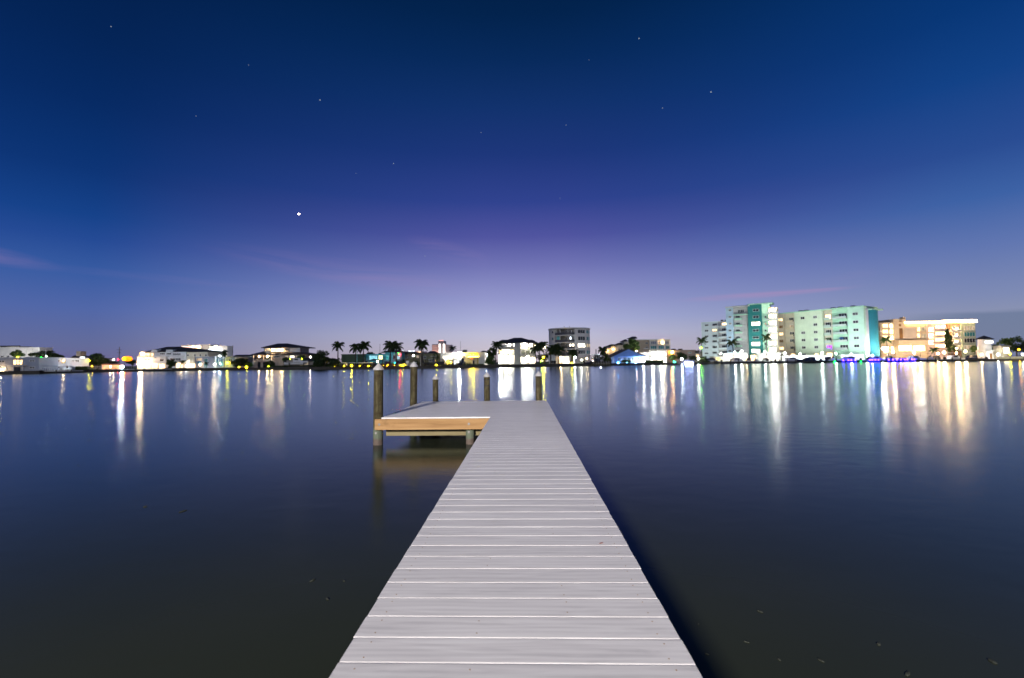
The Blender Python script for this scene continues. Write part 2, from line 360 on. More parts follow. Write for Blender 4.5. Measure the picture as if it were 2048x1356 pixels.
def piling(x, y, top, r, lean=(0, 0), cap=True, seed=0):
    rr = random.Random(seed); n = 22; v = []; f = []
    zs = [-1.6 + (top + 1.6) * k / 14 for k in range(15)]
    off = [rr.uniform(-.004, .004) for _ in range(n)]
    for z in zs:
        k = (z + 1.6) / (top + 1.6)
        for i in range(n):
            t = 2 * math.pi * i / n; q = r * (1.04 - 0.06 * k) + off[i] + rr.uniform(-.002, .002)
            v.append((q * math.cos(t) + lean[0] * z, q * math.sin(t) + lean[1] * z, z))
    for k in range(len(zs) - 1):
        for i in range(n): f.append((k * n + i, k * n + (i + 1) % n, (k + 1) * n + (i + 1) % n, (k + 1) * n + i))
    f += [tuple(range(n - 1, -1, -1)), tuple(range((len(zs) - 1) * n, len(zs) * n))]
    o = mk('piling', v, f, pilem, dock, True); o.location = (x, y, 0)
    if cap:
        c = MB().lathe([(r + .010, -0.028), (r + .013, -0.024), (r + .012, 0.0), (r * 0.86, 0.026), (0.010, 0.105), (0.002, 0.108)], 28).obj('piling_cap', capm, o)
        c.location = (lean[0] * top, lean[1] * top, top + 0.003)
    return o
p1 = piling(-2.835, 8.865, 1.455, 0.089, (0.004, 0), seed=1)
piling(-2.82, 11.59, 1.485, 0.089, (0.013, 0), seed=2)
piling(-2.40, 12.36, 1.135, 0.074, seed=3)
p4 = piling(-1.02, 12.36, 1.185, 0.083, seed=4)
piling(0.365, 12.36, 1.195, 0.083, seed=5)
piling(-1.065, 8.89, 0.30, 0.080, cap=False, seed=6)
piling(-1.065, 11.70, 0.30, 0.080, cap=False, seed=7)
for yy in (2.4, 5.6):
    for xx in (DX0 + 0.16, DX1 - 0.16): piling(xx, yy, 0.30, 0.08, cap=False, seed=int(yy * 10 + xx * 5 + 20))
for zz, hh in ((1.08, 0.018), (0.915, 0.028)):
    MB().lathe([(0.083, 0), (0.0885, 0.003), (0.0885, hh), (0.083, hh + .003)], 22).obj('band', M('black_band', (0.012, 0.011, 0.010), 0.5), p4).location = (0, 0, zz)
for xb, yb, zb in ((-2.835 - 0.01, 8.865 - 0.093, 0.235), (-1.065 - .01, 8.89 - 0.084, 0.235)):
    MB().tube((0, 0, 0), (0, -0.006, 0), 0.022, n=12).tube((0, -0.006, 0), (0, -0.024, 0), 0.012, n=6).obj('bolt', bolt, dock).location = (xb, yb, zb)

lf = ray(1202, 1087); lp = EYE + lf * ((DZ + 0.003 - EYE.z) / lf.z)
lo_ = mk('fallen_leaf', [(-.012, 0, 0), (-.004, -.006, .002), (.008, -.005, .004), (.013, 0, .003), (.006, .006, .004), (-.005, .006, .001)], [(0, 1, 2, 3, 4, 5)], M('rust_leaf', (.28, .07, .03), .7, bump=0)); lo_.location = lp
so_ = lo_.modifiers.new('thickness', 'SOLIDIFY'); so_.thickness = 0.0008
tag(lo_, 'tiny rust coloured leaf lying on the grey walkway boards', 'leaf')
# ---------------------------------------------------------------- stars
starm = G('star', (0.75, 0.88, 1.0), 0.42, var=0)
for i, (px, py, s) in enumerate(((222, 53, .8), (640, 200, 1.2), (1278, 77, 1.1), (1422, 184, 1.3), (1325, 216, .9), (787, 327, 1.0), (497, 130, .6),
                                 (1132, 250, .7), (962, 265, .7), (712, 347, .6), (1120, 397, .7), (768, 587, .8), (850, 512, .8), (392, 232, .6), (1178, 120, .5))):
    p = EYE + ray(px, py).normalized() * 4000
    o = MB().ball((0, 0, 0), 3.6 * s, 8, 4).obj('star', starm); o.location = p
    tag(o, 'small faint pale star in the dark blue upper sky', 'star', 'faint stars in the dusk sky')
p = EYE + ray(598, 428).normalized() * 4000
o = MB().ball((0, 0, 0), 6.0, 12, 8).obj('planet', G('planet', (1, 0.84, 0.70), 22, var=0)); o.location = p
tag(o, 'brightest warm white planet shining alone above the left shore', 'planet')

# ---------------------------------------------------------------- pale flecks drifting near the dock
fleckm = M('pale_fleck', (0.050, 0.055, 0.046), 1.0, var=0.6, scale=40, bump=0, spec=0.0)
for i, (px, py, sz) in enumerate(((625, 1160, 1.0), (655, 1197, .8), (688, 1161, .6), (290, 1013, 1.1), (366, 1022, 1.3), (1520, 1222, 1.0), (1397, 1247, .6), (1493, 1283, .7), (1642, 1320, .8), (1757, 1287, 1.0), (1985, 1322, 1.4), (1815, 1347, 1.3), (1414, 1307, .6), (1558, 1318, .7))):
    d_ = ray(px, py); p = EYE + d_ * ((0.004 - EYE.z) / d_.z); rr = random.Random(i + 60)
    o = MB().lathe([(.018, -.003), (.020, -.0005), (.013, .0006), (.004, .001)], 9).obj('fleck', fleckm); o.location = p; q = sz * p.y / 2.6 * .55
    o.scale = (q * rr.uniform(.6, .9), q * rr.uniform(1.4, 2.2), 1); o.rotation_euler = (0, 0, rr.uniform(-.9, .9))
    tag(o, 'small pale fleck drifting on dark water %s of the walkway' % ('on the platform side' if px < 1000 else 'on the open side'), 'fleck', 'flecks on the platform side' if px < 1000 else 'flecks on the open side')

# ================================================================ far shore
GZ = 0.56
SHORE = [(-900, 84), (-350, 90), (0, 98), (80, 102), (170, 116), (250, 126), (480, 132), (640, 124), (800, 122), (1000, 126), (1120, 134), (1200, 142),
         (1400, 150), (1440, 170), (1700, 172), (1960, 168), (2000, 150), (2060, 140), (2500, 128), (3200, 120)]
def shore_y(px):
    for (a, ya), (b, yb) in zip(SHORE, SHORE[1:]):
        if a <= px <= b: return ya + (yb - ya) * (px - a) / (b - a)
    return 130
pts = [(X_at(px, y), y) for px, y in SHORE]
def ground_material():
    m, t, out = newmat('lawn_and_paving')
    p = N(t, 'ShaderNodeBsdfPrincipled', i_Roughness=0.9); p.inputs['Specular IOR Level'].default_value = 0.1
    co = N(t, 'ShaderNodeTexCoord')
    a = N(t, 'ShaderNodeTexNoise', i_Scale=0.07, i_Detail=2.0); t.links.new(co.outputs['Object'], a.inputs['Vector'])
    b = N(t, 'ShaderNodeTexNoise', i_Scale=3.0, i_Detail=5.0); t.links.new(co.outputs['Object'], b.inputs['Vector'])
    gr = ramp(t, b.outputs[0], [(0.3, (0.03, 0.055, 0.015)), (0.7, (0.07, 0.11, 0.03))])
    pv = ramp(t, b.outputs[0], [(0.3, (0.16, 0.14, 0.12)), (0.7, (0.26, 0.24, 0.20))])
    t.links.new(mixc(t, ramp(t, a.outputs[0], [(0.52, (0, 0, 0)), (0.58, (1, 1, 1))]), gr, pv), p.inputs['Base Color'])
    t.links.new(p.outputs[0], out.inputs[0]); return m
gv = [(x, y, GZ) for x, y in pts] + [(x * 12, 1500, GZ) for x, y in pts]
n = len(pts)
tag(mk('far_shore_ground', gv, [(i, i + 1, n + i + 1, n + i) for i in range(n - 1)], ground_material()), 'lawns and paving of the far shore', None, kind='structure')
def seawall(i0, i1, label, mat):
    root = empty('seawall', label, 'seawall', (pts[i0][0], pts[i0][1], 0))
    w, c = MB(), MB()
    ox, oy = pts[i0]
    for (xa, ya), (xb, yb) in zip(pts[i0:i1], pts[i0 + 1:i1 + 1]):
        xa, xb, ya, yb = xa - ox, xb - ox, ya - oy, yb - oy
        w.add([(xa, ya - .02, -1), (xb, yb - .02, -1), (xb, yb + .5, -1), (xa, ya + .5, -1), (xa, ya - .02, GZ - .02), (xb, yb - .02, GZ - .02), (xb, yb + .5, GZ - .02), (xa, ya + .5, GZ - .02)], BOXF)
        z0, z1 = GZ - .02, GZ + 0.14
        c.add([(xa, ya - .14, z0), (xb, yb - .14, z0), (xb, yb + .6, z0), (xa, ya + .6, z0), (xa, ya - .14, z1), (xb, yb - .14, z1), (xb, yb + .6, z1), (xa, ya + .6, z1)], BOXF)
    w.obj('wall', mat, root); c.obj('cap', mat, root)
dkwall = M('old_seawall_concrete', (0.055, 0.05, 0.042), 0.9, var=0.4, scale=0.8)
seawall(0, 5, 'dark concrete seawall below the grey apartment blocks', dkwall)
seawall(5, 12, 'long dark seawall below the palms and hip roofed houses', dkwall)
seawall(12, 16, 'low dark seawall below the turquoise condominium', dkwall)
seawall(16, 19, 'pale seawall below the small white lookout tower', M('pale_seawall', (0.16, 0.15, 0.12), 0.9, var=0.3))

# ---- wall paints and glazing
wht = M('white_stucco', (0.62, 0.61, 0.58), bscale=5)
cre = M('cream_stucco', (0.55, 0.50, 0.38), bscale=5)
gry = M('grey_blue_stucco', (0.30, 0.33, 0.39), bscale=5)
lgr = M('light_grey_siding', (0.48, 0.50, 0.53), bscale=5)
tan = M('tan_stucco', (0.42, 0.34, 0.24), bscale=5)
tau = M('taupe_stucco', (0.24, 0.21, 0.18), bscale=5)
oli = M('olive_stucco', (0.16, 0.15, 0.085), bscale=5)
dgr = M('dark_green_cladding', (0.045, 0.075, 0.04), bscale=5)
tur = M('turquoise_paint', (0.10, 0.45, 0.50), bscale=5)
yel = M('yellow_stucco', (0.55, 0.43, 0.16), bscale=5)
blu = M('sky_blue_siding', (0.16, 0.32, 0.68), bscale=5)
pnk = M('pale_pink_stucco', (0.62, 0.46, 0.42), bscale=5)
roofm = M('dark_shingle_roof', (0.028, 0.027, 0.035), 0.85, var=0.35, scale=3, bump=0.5, bscale=4)
trim = M('white_trim', (0.6, 0.6, 0.58), var=0.05)
dtrim = M('dark_trim', (0.03, 0.03, 0.035), var=0.1)
gdk = glass('dark')
gbl = glass('blue', (0.03, 0.12, 0.22))
gte = glass('teal', (0.04, 0.22, 0.24))
metal = M('weathered_metal', (0.22, 0.22, 0.22), 0.5, metal=0.5, bump=0)
W_WARM = G('warm', (1.0, 0.66, 0.34), 2.6)
W_WARM2 = G('warm_strong', (1.0, 0.68, 0.36), 4.2, .55)
W_WHITE = G('white', (1.0, 0.92, 0.78), 2.4)
W_WHITE2 = G('white_strong', (1.0, 0.89, 0.70), 4.0, .75)
W_COOL = G('cool', (0.82, 0.92, 1.0), 3.2)
W_DIM = G('dim', (1.0, 0.78, 0.5), 0.55)
W_YEL = G('yellow', (1.0, 0.72, 0.10), 3.0)
W_PUR = G('purple', (0.30, 0.04, 1.0), 2.6)
W_BLUE = G('blue_glow', (0.25, 0.55, 1.0), 0.8)

class F:
    """a building front standing on the ground between two surveyed ends; local x along the front, y into the house, z up"""
    def __init__(s, name, label, cat, pl, Dl, pr, Dr=None, group=None, gz=GZ):
        Dr = Dl if Dr is None else Dr
        A = Vector((X_at(pl, Dl), Dl, gz)); B = Vector((X_at(pr, Dr), Dr, gz))
        s.A = A; s.gz = gz; s.u = (B - A).normalized(); s.n = Vector((-s.u.y, s.u.x, 0)); s.len = (B - A).length
        s.root = empty(name, label, cat, A, math.atan2(s.u.y, s.u.x), group)
        s.rnd = random.Random(int(pl * 7 + pr))
    def uv(s, px, py, back=0.0):
        d = ray(px, py); P0 = s.A + s.n * back
        t = (P0 - EYE).dot(s.n) / d.dot(s.n); P = EYE + d * t
        return (P - s.A).dot(s.u), P.z - s.gz
    def ext(s, px0, py0, px1, py1, at_=0.0):
        ym = (py0 + (py1 if py1 is not None else 725)) / 2; xm = (px0 + px1) / 2
        return s.uv(px0, ym, at_)[0], s.uv(px1, ym, at_)[0], (s.uv(xm, py1, at_)[1] if py1 is not None else -0.15), s.uv(xm, py0, at_)[1]
    def bx(s, name, px0, py0, px1, py1, mat, out=0.0, back=0.2, parent=None, label=None):
        """a block seen at these spots, its face `out` metres proud of the front and running `back` metres in"""
        u0, u1, z0, z1 = s.ext(px0, py0, px1, py1, -out)
        o = MB().box(u0, u1, -out, back, z0, z1).obj(name, mat, parent or s.root)
        if label: o['label'] = label
        return o
    def block(s, px0, py0, px1, py1, mat, out=0.0, depth=9.0, roof=True, name='wall'):
        o = s.bx(name, px0, py0, px1, py1, mat, out, depth)
        if roof:
            u0, u1, z0, z1 = s.ext(px0, py0, px1, py1, -out)
            MB().box(u0 - .12, u1 + .12, -out - .12, depth + .1, z1 + .002, z1 + .22).obj('roof_slab', mat, s.root)
        return o
    def w(s, px0, py0, px1, py1, mat=None, fr=None, out=0.0, mull=1, name='window', parent=None):
        """a window: frame with its glass pane as a sub-part"""
        u0, u1, z0, z1 = s.ext(px0, py0, px1, py1, -out); return s.wz(u0, u1, z0, z1, mat, fr, out, mull, name, parent)
    def wz(s, u0, u1, z0, z1, mat=None, fr=None, out=0.0, mull=1, name='window', parent=None):
        b = min(0.09, (u1 - u0) * .1); y0, y1 = -out - 0.07, -out + 0.05; m = MB()
        m.box(u0, u0 + b, y0, y1, z0, z1).box(u1 - b, u1, y0, y1, z0, z1).box(u0 + b, u1 - b, y0, y1, z0, z0 + b).box(u0 + b, u1 - b, y0, y1, z1 - b, z1)
        for k in range(1, mull + 1):
            c = u0 + (u1 - u0) * k / (mull + 1); m.box(c - b / 2, c + b / 2, y0 + .01, y1, z0 + b, z1 - b)
        o = m.obj(name, fr or trim, parent or s.root)
        MB().box(u0 + b, u1 - b, -out - 0.03, -out + 0.04, z0 + b, z1 - b).obj('pane', mat or gdk, o)
        return o
    def hip(s, pl, pr, pe, rl, rr, pt, depth, over=0.5, mat=None, y0=0.0, th=0.22):
        """hip roof: eave between pl..pr at height pe, ridge between rl..rr at height pt"""
        u0, z0 = s.uv(pl, pe, y0 - over); u1 = s.uv(pr, pe, y0 - over)[0]
        yr = y0 + depth / 2; r0, zr = s.uv(rl, pt, yr); r1 = s.uv(rr, pt, yr)[0]
        z0 = (z0 + s.uv(pr, pe, y0 - over)[1]) / 2
        a, b = y0 - over, y0 + depth + over
        v = [(u0, a, z0), (u1, a, z0), (u1, b, z0), (u0, b, z0), (u0, a, z0 + th), (u1, a, z0 + th), (u1, b, z0 + th), (u0, b, z0 + th), (r0, yr, zr), (r1, yr, zr)]
        f = [(0, 3, 2, 1), (0, 1, 5, 4), (1, 2, 6, 5), (2, 3, 7, 6), (3, 0, 4, 7), (4, 5, 9, 8), (5, 6, 9), (6, 7, 8, 9), (7, 4, 8)]
        return mk('roof', v, f, mat or roofm, s.root)
    def rail(s, px0, py0, px1, py1, mat=None, out=0.9, n=None):
        """balcony: slab and railing standing out from the front"""
        u0, u1, z0, z1 = s.ext(px0, py0, px1, py1, -out)
        m = MB().box(u0, u1, -out, 0.05, z0 - .16, z0)
        o = m.obj('balcony', mat or trim, s.root)
        r = MB().box(u0, u1, -out, -out + .05, z1 - .06, z1)
        k = n or max(2, int((u1 - u0) / 0.35))
        for i in range(k + 1):
            c = u0 + .02 + (u1 - u0 - .04) * i / k; r.box(c - .02, c + .02, -out + .005, -out + .045, z0, z1 - .06)
        r.obj('railing', mat or trim, o); return o
    def lamp(s, px, py, mat, r=0.22, out=0.3):
        r *= LSZ
        u, z = s.uv(px, py, -out); m = MB().ball((u, -out - r * .2, z), r, 10, 6)
        o = m.obj('wall_lamp', mat, s.root, True)
        MB().tube((u, -out, z + r), (u, 0.02, z + r + .05), 0.03, n=6).obj('lamp_bracket', dtrim, o); return o
    def col(s, px, py0, py1, mat, r=0.14, out=1.5):
        u, z1 = s.uv(px, py0, -out); z0 = s.uv(px, py1, -out)[1] if py1 else -.05
        return MB().tube((u, -out, z0), (u, -out, z1), r, n=10).obj('column', mat, s.root)

LSZ = 0.62                                     # lamp globes are small; their output is matched to the light they throw
def LM(name, col, e): return G('lamp_' + name, col, e / LSZ ** 2, var=0)
LW = LM('white', (1.0, 0.94, 0.84), 260)
LC = LM('cool', (0.80, 0.90, 1.0), 330)
LB = LM('bright_white', (1.0, 0.955, 0.88), 620)
LBC = LM('flood_white', (0.94, 1.0, 0.95), 190)
FLM = G('added_flood_mint', (0.90, 1.0, 0.93), 700, var=0)  # this and the next two are lenses of the added floodlights
FLW = G('added_flood_neutral', (1.0, 0.96, 0.90), 330, var=0)
FLP = G('added_flood_peach', (1.0, 0.70, 0.42), 480, var=0)
LWB = LM('warm_bright', (1.0, 0.64, 0.36), 620)
LOS = LM('orange_soft', (1.0, 0.36, 0.003), 9)
LCB = LM('cool_bright', (0.74, 0.86, 1.0), 700)
LWA = LM('warm', (1.0, 0.62, 0.28), 150)
LY = LM('yellow', (1.0, 0.74, 0.002), 230)
LO = LM('orange', (1.0, 0.36, 0.003), 110)
LR = LM('red', (1.0, 0.006, 0.012), 45)
LG = LM('green', (0.002, 1.0, 0.03), 30)
LBL = LM('deep_blue', (0.018, 0.005, 1.0), 55)
LPW = LM('blue_white', (0.40, 0.48, 1.0), 120)
LIME = LM('lime', (0.45, 1.0, 0.006), 40)
def lamp_post(px, py, Y, mat, label, r=0.26, base=GZ, name='lamp_post', cat='lamp', arm=0.0, group=None):
    r *= LSZ
    p = at(px, py, Y); root = empty(name, label, cat, (p.x + arm, p.y, base), 0, group)
    h = p.z - base; m = MB().lathe([(0.16, -.05), (0.16, 0.12), (0.07, 0.2), (0.05, max(.3, h - r * .8))], 10)
    if arm: m.tube((0, 0, max(.3, h - r * .8) - .05), (-arm, 0, max(.3, h - r * .8)), 0.04, n=6)
    m.obj('pole', dtrim, root)
    MB().ball((-arm, 0, h), r, 12, 8).obj('globe', mat, root, True)
    return root
def flood(px, py, Y, mat, label, r=0.2, base=GZ):
    """garden flood light: short stake, hood and glowing lens"""
    r *= LSZ
    p = at(px, py, Y); root = empty('garden_light', label, 'light', (p.x, p.y, base)); h = max(.25, p.z - base)
    MB().tube((0, .05, -.05), (0, .05, h), 0.03, n=6).tube((0, .22, h), (0, 0.05, h), r * .7, r * 1.05, n=10).obj('stake', dtrim, root)
    MB().ball((0, 0, h), r, 10, 6).obj('lens', mat, root, True); return root

def added_wall_flood(px, Y, mat, label, w=.8, h=.5, z=0.9, tilt=0.45, toward=None):
    '''added hooded floodlight, put in to brighten the building behind it'''
    x = X_at(px, Y); root = empty('floodlight', label, 'floodlight', (x, Y, GZ), 0)  # helper lamp, added to light the front it faces
    if toward: root.rotation_euler = (0, 0, math.atan2(-(X_at(toward[0], toward[1]) - x), toward[1] - Y))
    MB().box(-w / 2 - .08, w / 2 + .08, -.12, 0.0, z - h / 2 - .1, z + h / 2 + .12).box(-w / 2 - .08, w / 2 + .08, 0.0, .55, z - h / 2 - .1, z - h / 2 - .05).obj('housing', dtrim, root)
    for sx_ in (-w / 2 - .06, w / 2 + .06): MB().box(sx_ - .02, sx_ + .02, 0.002, .5, z - h / 2 - .045, z + h / 2 + .1).obj('side_hood', dtrim, root)
    mk('lens', [(-w / 2, .02, z - h / 2), (w / 2, .02, z - h / 2), (w / 2, .02, z + h / 2), (-w / 2, .02, z + h / 2)], [(3, 2, 1, 0)], mat, root); MB().tube((0, -.06, -.05), (0, -.06, z - h / 2 - .1), .05, n=6).obj('stand', dtrim, root); return root
# ---- vegetation
def leaf_material(name, lo, hi):
    m, t, out = newmat(name)
    co = N(t, 'ShaderNodeTexCoord')
    n1 = N(t, 'ShaderNodeTexNoise', i_Scale=1.3, i_Detail=4.0); t.links.new(co.outputs['Object'], n1.inputs['Vector'])
    col = ramp(t, n1.outputs[0], [(0.3, lo), (0.7, hi)])
    d = N(t, 'ShaderNodeBsdfPrincipled', i_Roughness=0.6); d.inputs['Specular IOR Level'].default_value = 0.25; t.links.new(col, d.inputs['Base Color'])
    tr = N(t, 'ShaderNodeBsdfTranslucent'); t.links.new(col, tr.inputs['Color'])
    mx = N(t, 'ShaderNodeMixShader'); mx.inputs[0].default_value = 0.3
    t.links.new(d.outputs[0], mx.inputs[1]); t.links.new(tr.outputs[0], mx.inputs[2]); t.links.new(mx.outputs[0], out.inputs[0]); return m
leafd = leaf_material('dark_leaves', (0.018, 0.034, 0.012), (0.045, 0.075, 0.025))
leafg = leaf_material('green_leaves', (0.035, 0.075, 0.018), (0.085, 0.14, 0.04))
barkm = M('bark', (0.07, 0.055, 0.04), 0.9, var=0.4, scale=4)
palmbark = M('palm_trunk', (0.05, 0.043, 0.035), 0.9, var=0.3, scale=6)
def leaf_cloud(cx, cy, cz, rx, ry, rz, n, leaf, seed, clumps=26):
    g = np.random.default_rng(seed)
    cc = g.normal(size=(clumps, 3)); cc /= np.linalg.norm(cc, axis=1)[:, None]; cc *= (g.uniform(0.25, 1.0, clumps) ** 0.45)[:, None] * 0.82
    cr = g.uniform(0.18, 0.38, clumps)
    k = g.integers(0, clumps, n); q = g.normal(size=(n, 3)); q /= np.linalg.norm(q, axis=1)[:, None]
    p = cc[k] + q * (cr[k] * g.uniform(0.3, 1.0, n) ** 0.5)[:, None]
    p = p * np.array([rx, ry, rz]) + np.array([cx, cy, cz])
    a = g.normal(size=(n, 3)); a /= np.linalg.norm(a, axis=1)[:, None]
    b = np.cross(a, g.normal(size=(n, 3))); b /= np.linalg.norm(b, axis=1)[:, None]
    L = leaf * g.uniform(0.6, 1.3, n)[:, None]; a = a * L; b = b * L * 0.5
    v = np.stack([p - a, p + b, p + a, p - b], 1).reshape(-1, 3)
    return v, np.arange(4 * n).reshape(-1, 4)
def tree(px, Y, py_top, w_px, label, mat=None, trunk_h=None, name='tree', cat='tree', n=1500, seed=None, py_bot=None, gz=GZ, leaf=0.26, squash=0.8):
    seed = seed if seed is not None else int(px * 3 + Y)
    x = X_at(px, Y); top = at(px, py_top, Y).z - gz; rx = w_px / 2 * Y / FPX
    bot = (at(px, py_bot, Y).z - gz) if py_bot else (max(0.1, top * 0.22) if trunk_h is None else trunk_h)
    root = empty(name, label, cat, (x, Y, gz))
    rz = (top - bot) / 2
    v, f = leaf_cloud(0, 0, bot + rz, rx, rx * squash, rz, n, leaf, seed)
    mk('crown', v.tolist(), f.tolist(), mat or leafd, root)
    rr = random.Random(seed); m = MB(); tr = max(.08, rx * .06)
    m.tube((0, 0, -.2), (rr.uniform(-.2, .2), 0, bot + rz * .6), tr * 1.3, tr * .8, 8)
    for i in range(5):
        t = rr.uniform(0, 6.28); m.tube((0, 0, bot + rz * rr.uniform(0, .5)), (rx * .6 * math.cos(t), rx * .5 * math.sin(t), bot + rz * rr.uniform(.8, 1.4)), tr * .5, tr * .2, 6)
    m.obj('trunk', barkm, root); return root
def frond_mesh(L, rise, droop, seed, nl=17, wid=0.72):
    rr = random.Random(seed); v = []; f = []
    def rach(t):
        a = rise - droop * t * t
        return a
    pts_ = [(0, 0, 0)]; n = 14; x = z = 0
    for i in range(n):
        t = (i + .5) / n; a = rise - droop * t ** 1.4; x += L / n * math.cos(a); z += L / n * math.sin(a); pts_.append((x, 0, z))
    m = MB()
    for i in range(n): m.tube(pts_[i], pts_[i + 1], 0.045 * (1 - i / n) + .008, 0.045 * (1 - (i + 1) / n) + .008, 4, False)
    for i in range(nl * 2):
        t = 0.10 + 0.9 * i / (nl * 2); k = min(n - 1, int(t * n)); fr_ = t * n - k
        P = Vector(pts_[k]).lerp(Vector(pts_[k + 1]), fr_); d = (Vector(pts_[k + 1]) - Vector(pts_[k])).normalized()
        ll = wid * (math.sin(math.pi * min(1, t * .92 + .08)) ** .6) * rr.uniform(.8, 1.1) + .08
        for s_ in (-1, 1):
            out = (Vector((0, s_, 0)) * 0.75 + d * 0.55 + Vector((0, 0, -0.55 - rr.uniform(0, .35)))).normalized()
            side_ = d * 0.055
            q = P + out * ll; mid = P + out * ll * .5 + Vector((0, 0, .03))
            m.add([P - side_, P + side_, mid + side_ * 1.2, q, mid - side_ * 1.2], [(0, 1, 2, 3, 4)])
    return m
FR = []
for i, (rise, droop) in enumerate(((1.25, 1.7), (0.95, 1.8), (0.55, 1.75), (0.15, 1.5), (-0.35, 1.0))):
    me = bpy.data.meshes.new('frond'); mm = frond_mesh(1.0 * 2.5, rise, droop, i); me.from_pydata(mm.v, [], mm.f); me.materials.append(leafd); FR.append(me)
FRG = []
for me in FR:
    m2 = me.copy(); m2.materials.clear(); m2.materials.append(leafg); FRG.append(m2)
def palm(px, Y, py_c, label, size=1.0, lean=0.0, seed=0, n=15, fr=None, royal=True, gz=GZ, group=None):
    """palm with ringed trunk, green crownshaft and arching fronds; py_c is the height of the frond base"""
    rr = random.Random(seed); c = at(px, py_c, Y); h = c.z - gz
    root = empty('palm_tree', label, 'palm tree', (c.x - lean, Y, gz), 0, group)
    m = MB(); K = 9; r0 = .17 * size
    P = [Vector((lean * (k / K) ** 1.6, 0, -.2 + (h + .2) * k / K)) for k in range(K + 1)]
    for k in range(K):
        ra = r0 * (1.25 - .55 * k / K); rb = r0 * (1.25 - .55 * (k + 1) / K); m.tube(P[k], P[k + 1], ra, rb * .97, 10, False)
    m.obj('trunk', palmbark, root)
    if royal: MB().lathe([(r0 * .75, -1.0 * size), (r0 * .95, -.6 * size), (r0 * .45, 0.1)], 8, (lean, 0, h)).obj('crownshaft', leafg, root)
    for i in range(n):
        q = i / n; me = (fr or FR)[min(4, int(q * 5))]
        o = inst('frond', me, root, (lean, 0, h + .02), (rr.uniform(-.12, .12), rr.uniform(-.1, .1), i * 2.399 + rr.uniform(-.25, .25)), (size * rr.uniform(.88, 1.1),) * 3)
    return root

# ---- boats
hullw = M('white_gelcoat', (0.62, 0.62, 0.62), 0.25, var=0.06, bump=0)
hullb = M('navy_gelcoat', (0.02, 0.03, 0.07), 0.25, var=0.1, bump=0)
canv = M('navy_canvas', (0.015, 0.02, 0.045), 0.9)
canw = M('white_canvas', (0.6, 0.6, 0.6), 0.8, var=.06)
blk = M('black_rubber', (0.012, 0.012, 0.013), 0.6)
def boat(px, Y, L, z, rz, label, kind='cc', hull=None, can=None, group=None):
    """motor boat: hull, deck, windshield, console or cabin, canopy on posts, outboard"""
    hull = hull or hullw; can = can or canv
    root = empty('motor_boat', label, 'boat', (X_at(px, Y), Y, z), rz, group)
    b = L * 0.155; n = 9; v = []; f = []
    for k in range(n):
        t = k / (n - 1); x = -L / 2 + L * t
        hw = b * (1 - max(0, (t - .45) / .55) ** 2.2) + .01; kz = -.28 + .55 * max(0, (t - .7) / .3) ** 2; sh = .62 + .34 * t * t
        v += [(x, 0, kz), (x, hw * .82, kz + .25), (x + .12 * t, hw, sh), (x + .12 * t, hw - .06, sh), (x + .12 * t, -hw + .06, sh), (x + .12 * t, -hw, sh), (x, -hw * .82, kz + .25)]
    for k in range(n - 1):
        for i in range(7): f.append((k * 7 + i, k * 7 + (i + 1) % 7, (k + 1) * 7 + (i + 1) % 7, (k + 1) * 7 + i))
    f += [tuple(range(6, -1, -1)), tuple(range((n - 1) * 7, n * 7))]
    h = mk('hull', v, f, hull, root)
    MB().box(-L * .48, L * .2, b + .002, b + .05, .52, .60).box(-L * .48, L * .2, -b - .05, -b - .002, .52, .60).obj('rub_rail', blk, h)
    if kind == 'cabin':
        cb = MB().add([(-L * .12, -b * .72, .6), (L * .30, -b * .5, .8), (L * .30, b * .5, .8), (-L * .12, b * .72, .6), (-L * .10, -b * .62, 1.75), (L * .12, -b * .5, 1.75), (L * .12, b * .5, 1.75), (-L * .10, b * .62, 1.75)], BOXF).obj('cabin', hull, root)
        MB().box(-L * .06, L * .10, -b * .69, -b * .55, 1.15, 1.55).obj('cabin_window', gdk, cb); MB().box(-L * .06, L * .10, b * .55, b * .69, 1.15, 1.55).obj('cabin_window', gdk, cb)
        MB().box(-L * .28, L * .10, -b * .75, b * .75, 2.55, 2.63).obj('canopy', can, root)
        for sx_ in (-L * .26, L * .07):
            for sy in (-b * .7, b * .7): MB().tube((sx_, sy, .6), (sx_, sy, 2.55), .03, n=6).obj('canopy_post', metal, root)
    else:
        MB().box(-.35, .35, -.35, .35, .55, 1.35).obj('console', hull, root)
        MB().add([(.30, -.4, 1.3), (.36, -.4, 1.3), (.36, .4, 1.3), (.30, .4, 1.3), (.08, -.34, 1.85), (.12, -.34, 1.85), (.12, .34, 1.85), (.08, .34, 1.85)], BOXF).obj('windshield', gdk, root)
        MB().box(-L * .16, L * .12, -b * .8, b * .8, 2.35, 2.42).obj('canopy', can, root)
        for sx_ in (-.55, .5):
            for sy in (-.5, .5): MB().tube((sx_, sy, .55), (sx_ * 1.1, sy * 1.2, 2.35), .028, n=6).obj('canopy_post', metal, root)
    MB().box(-L / 2 - .5, -L / 2 - .02, -.2, .2, .45, 1.15).box(-L / 2 - .38, -L / 2 - .2, -.07, .07, -.5, .45).obj('outboard_motor', blk, root)
    return root
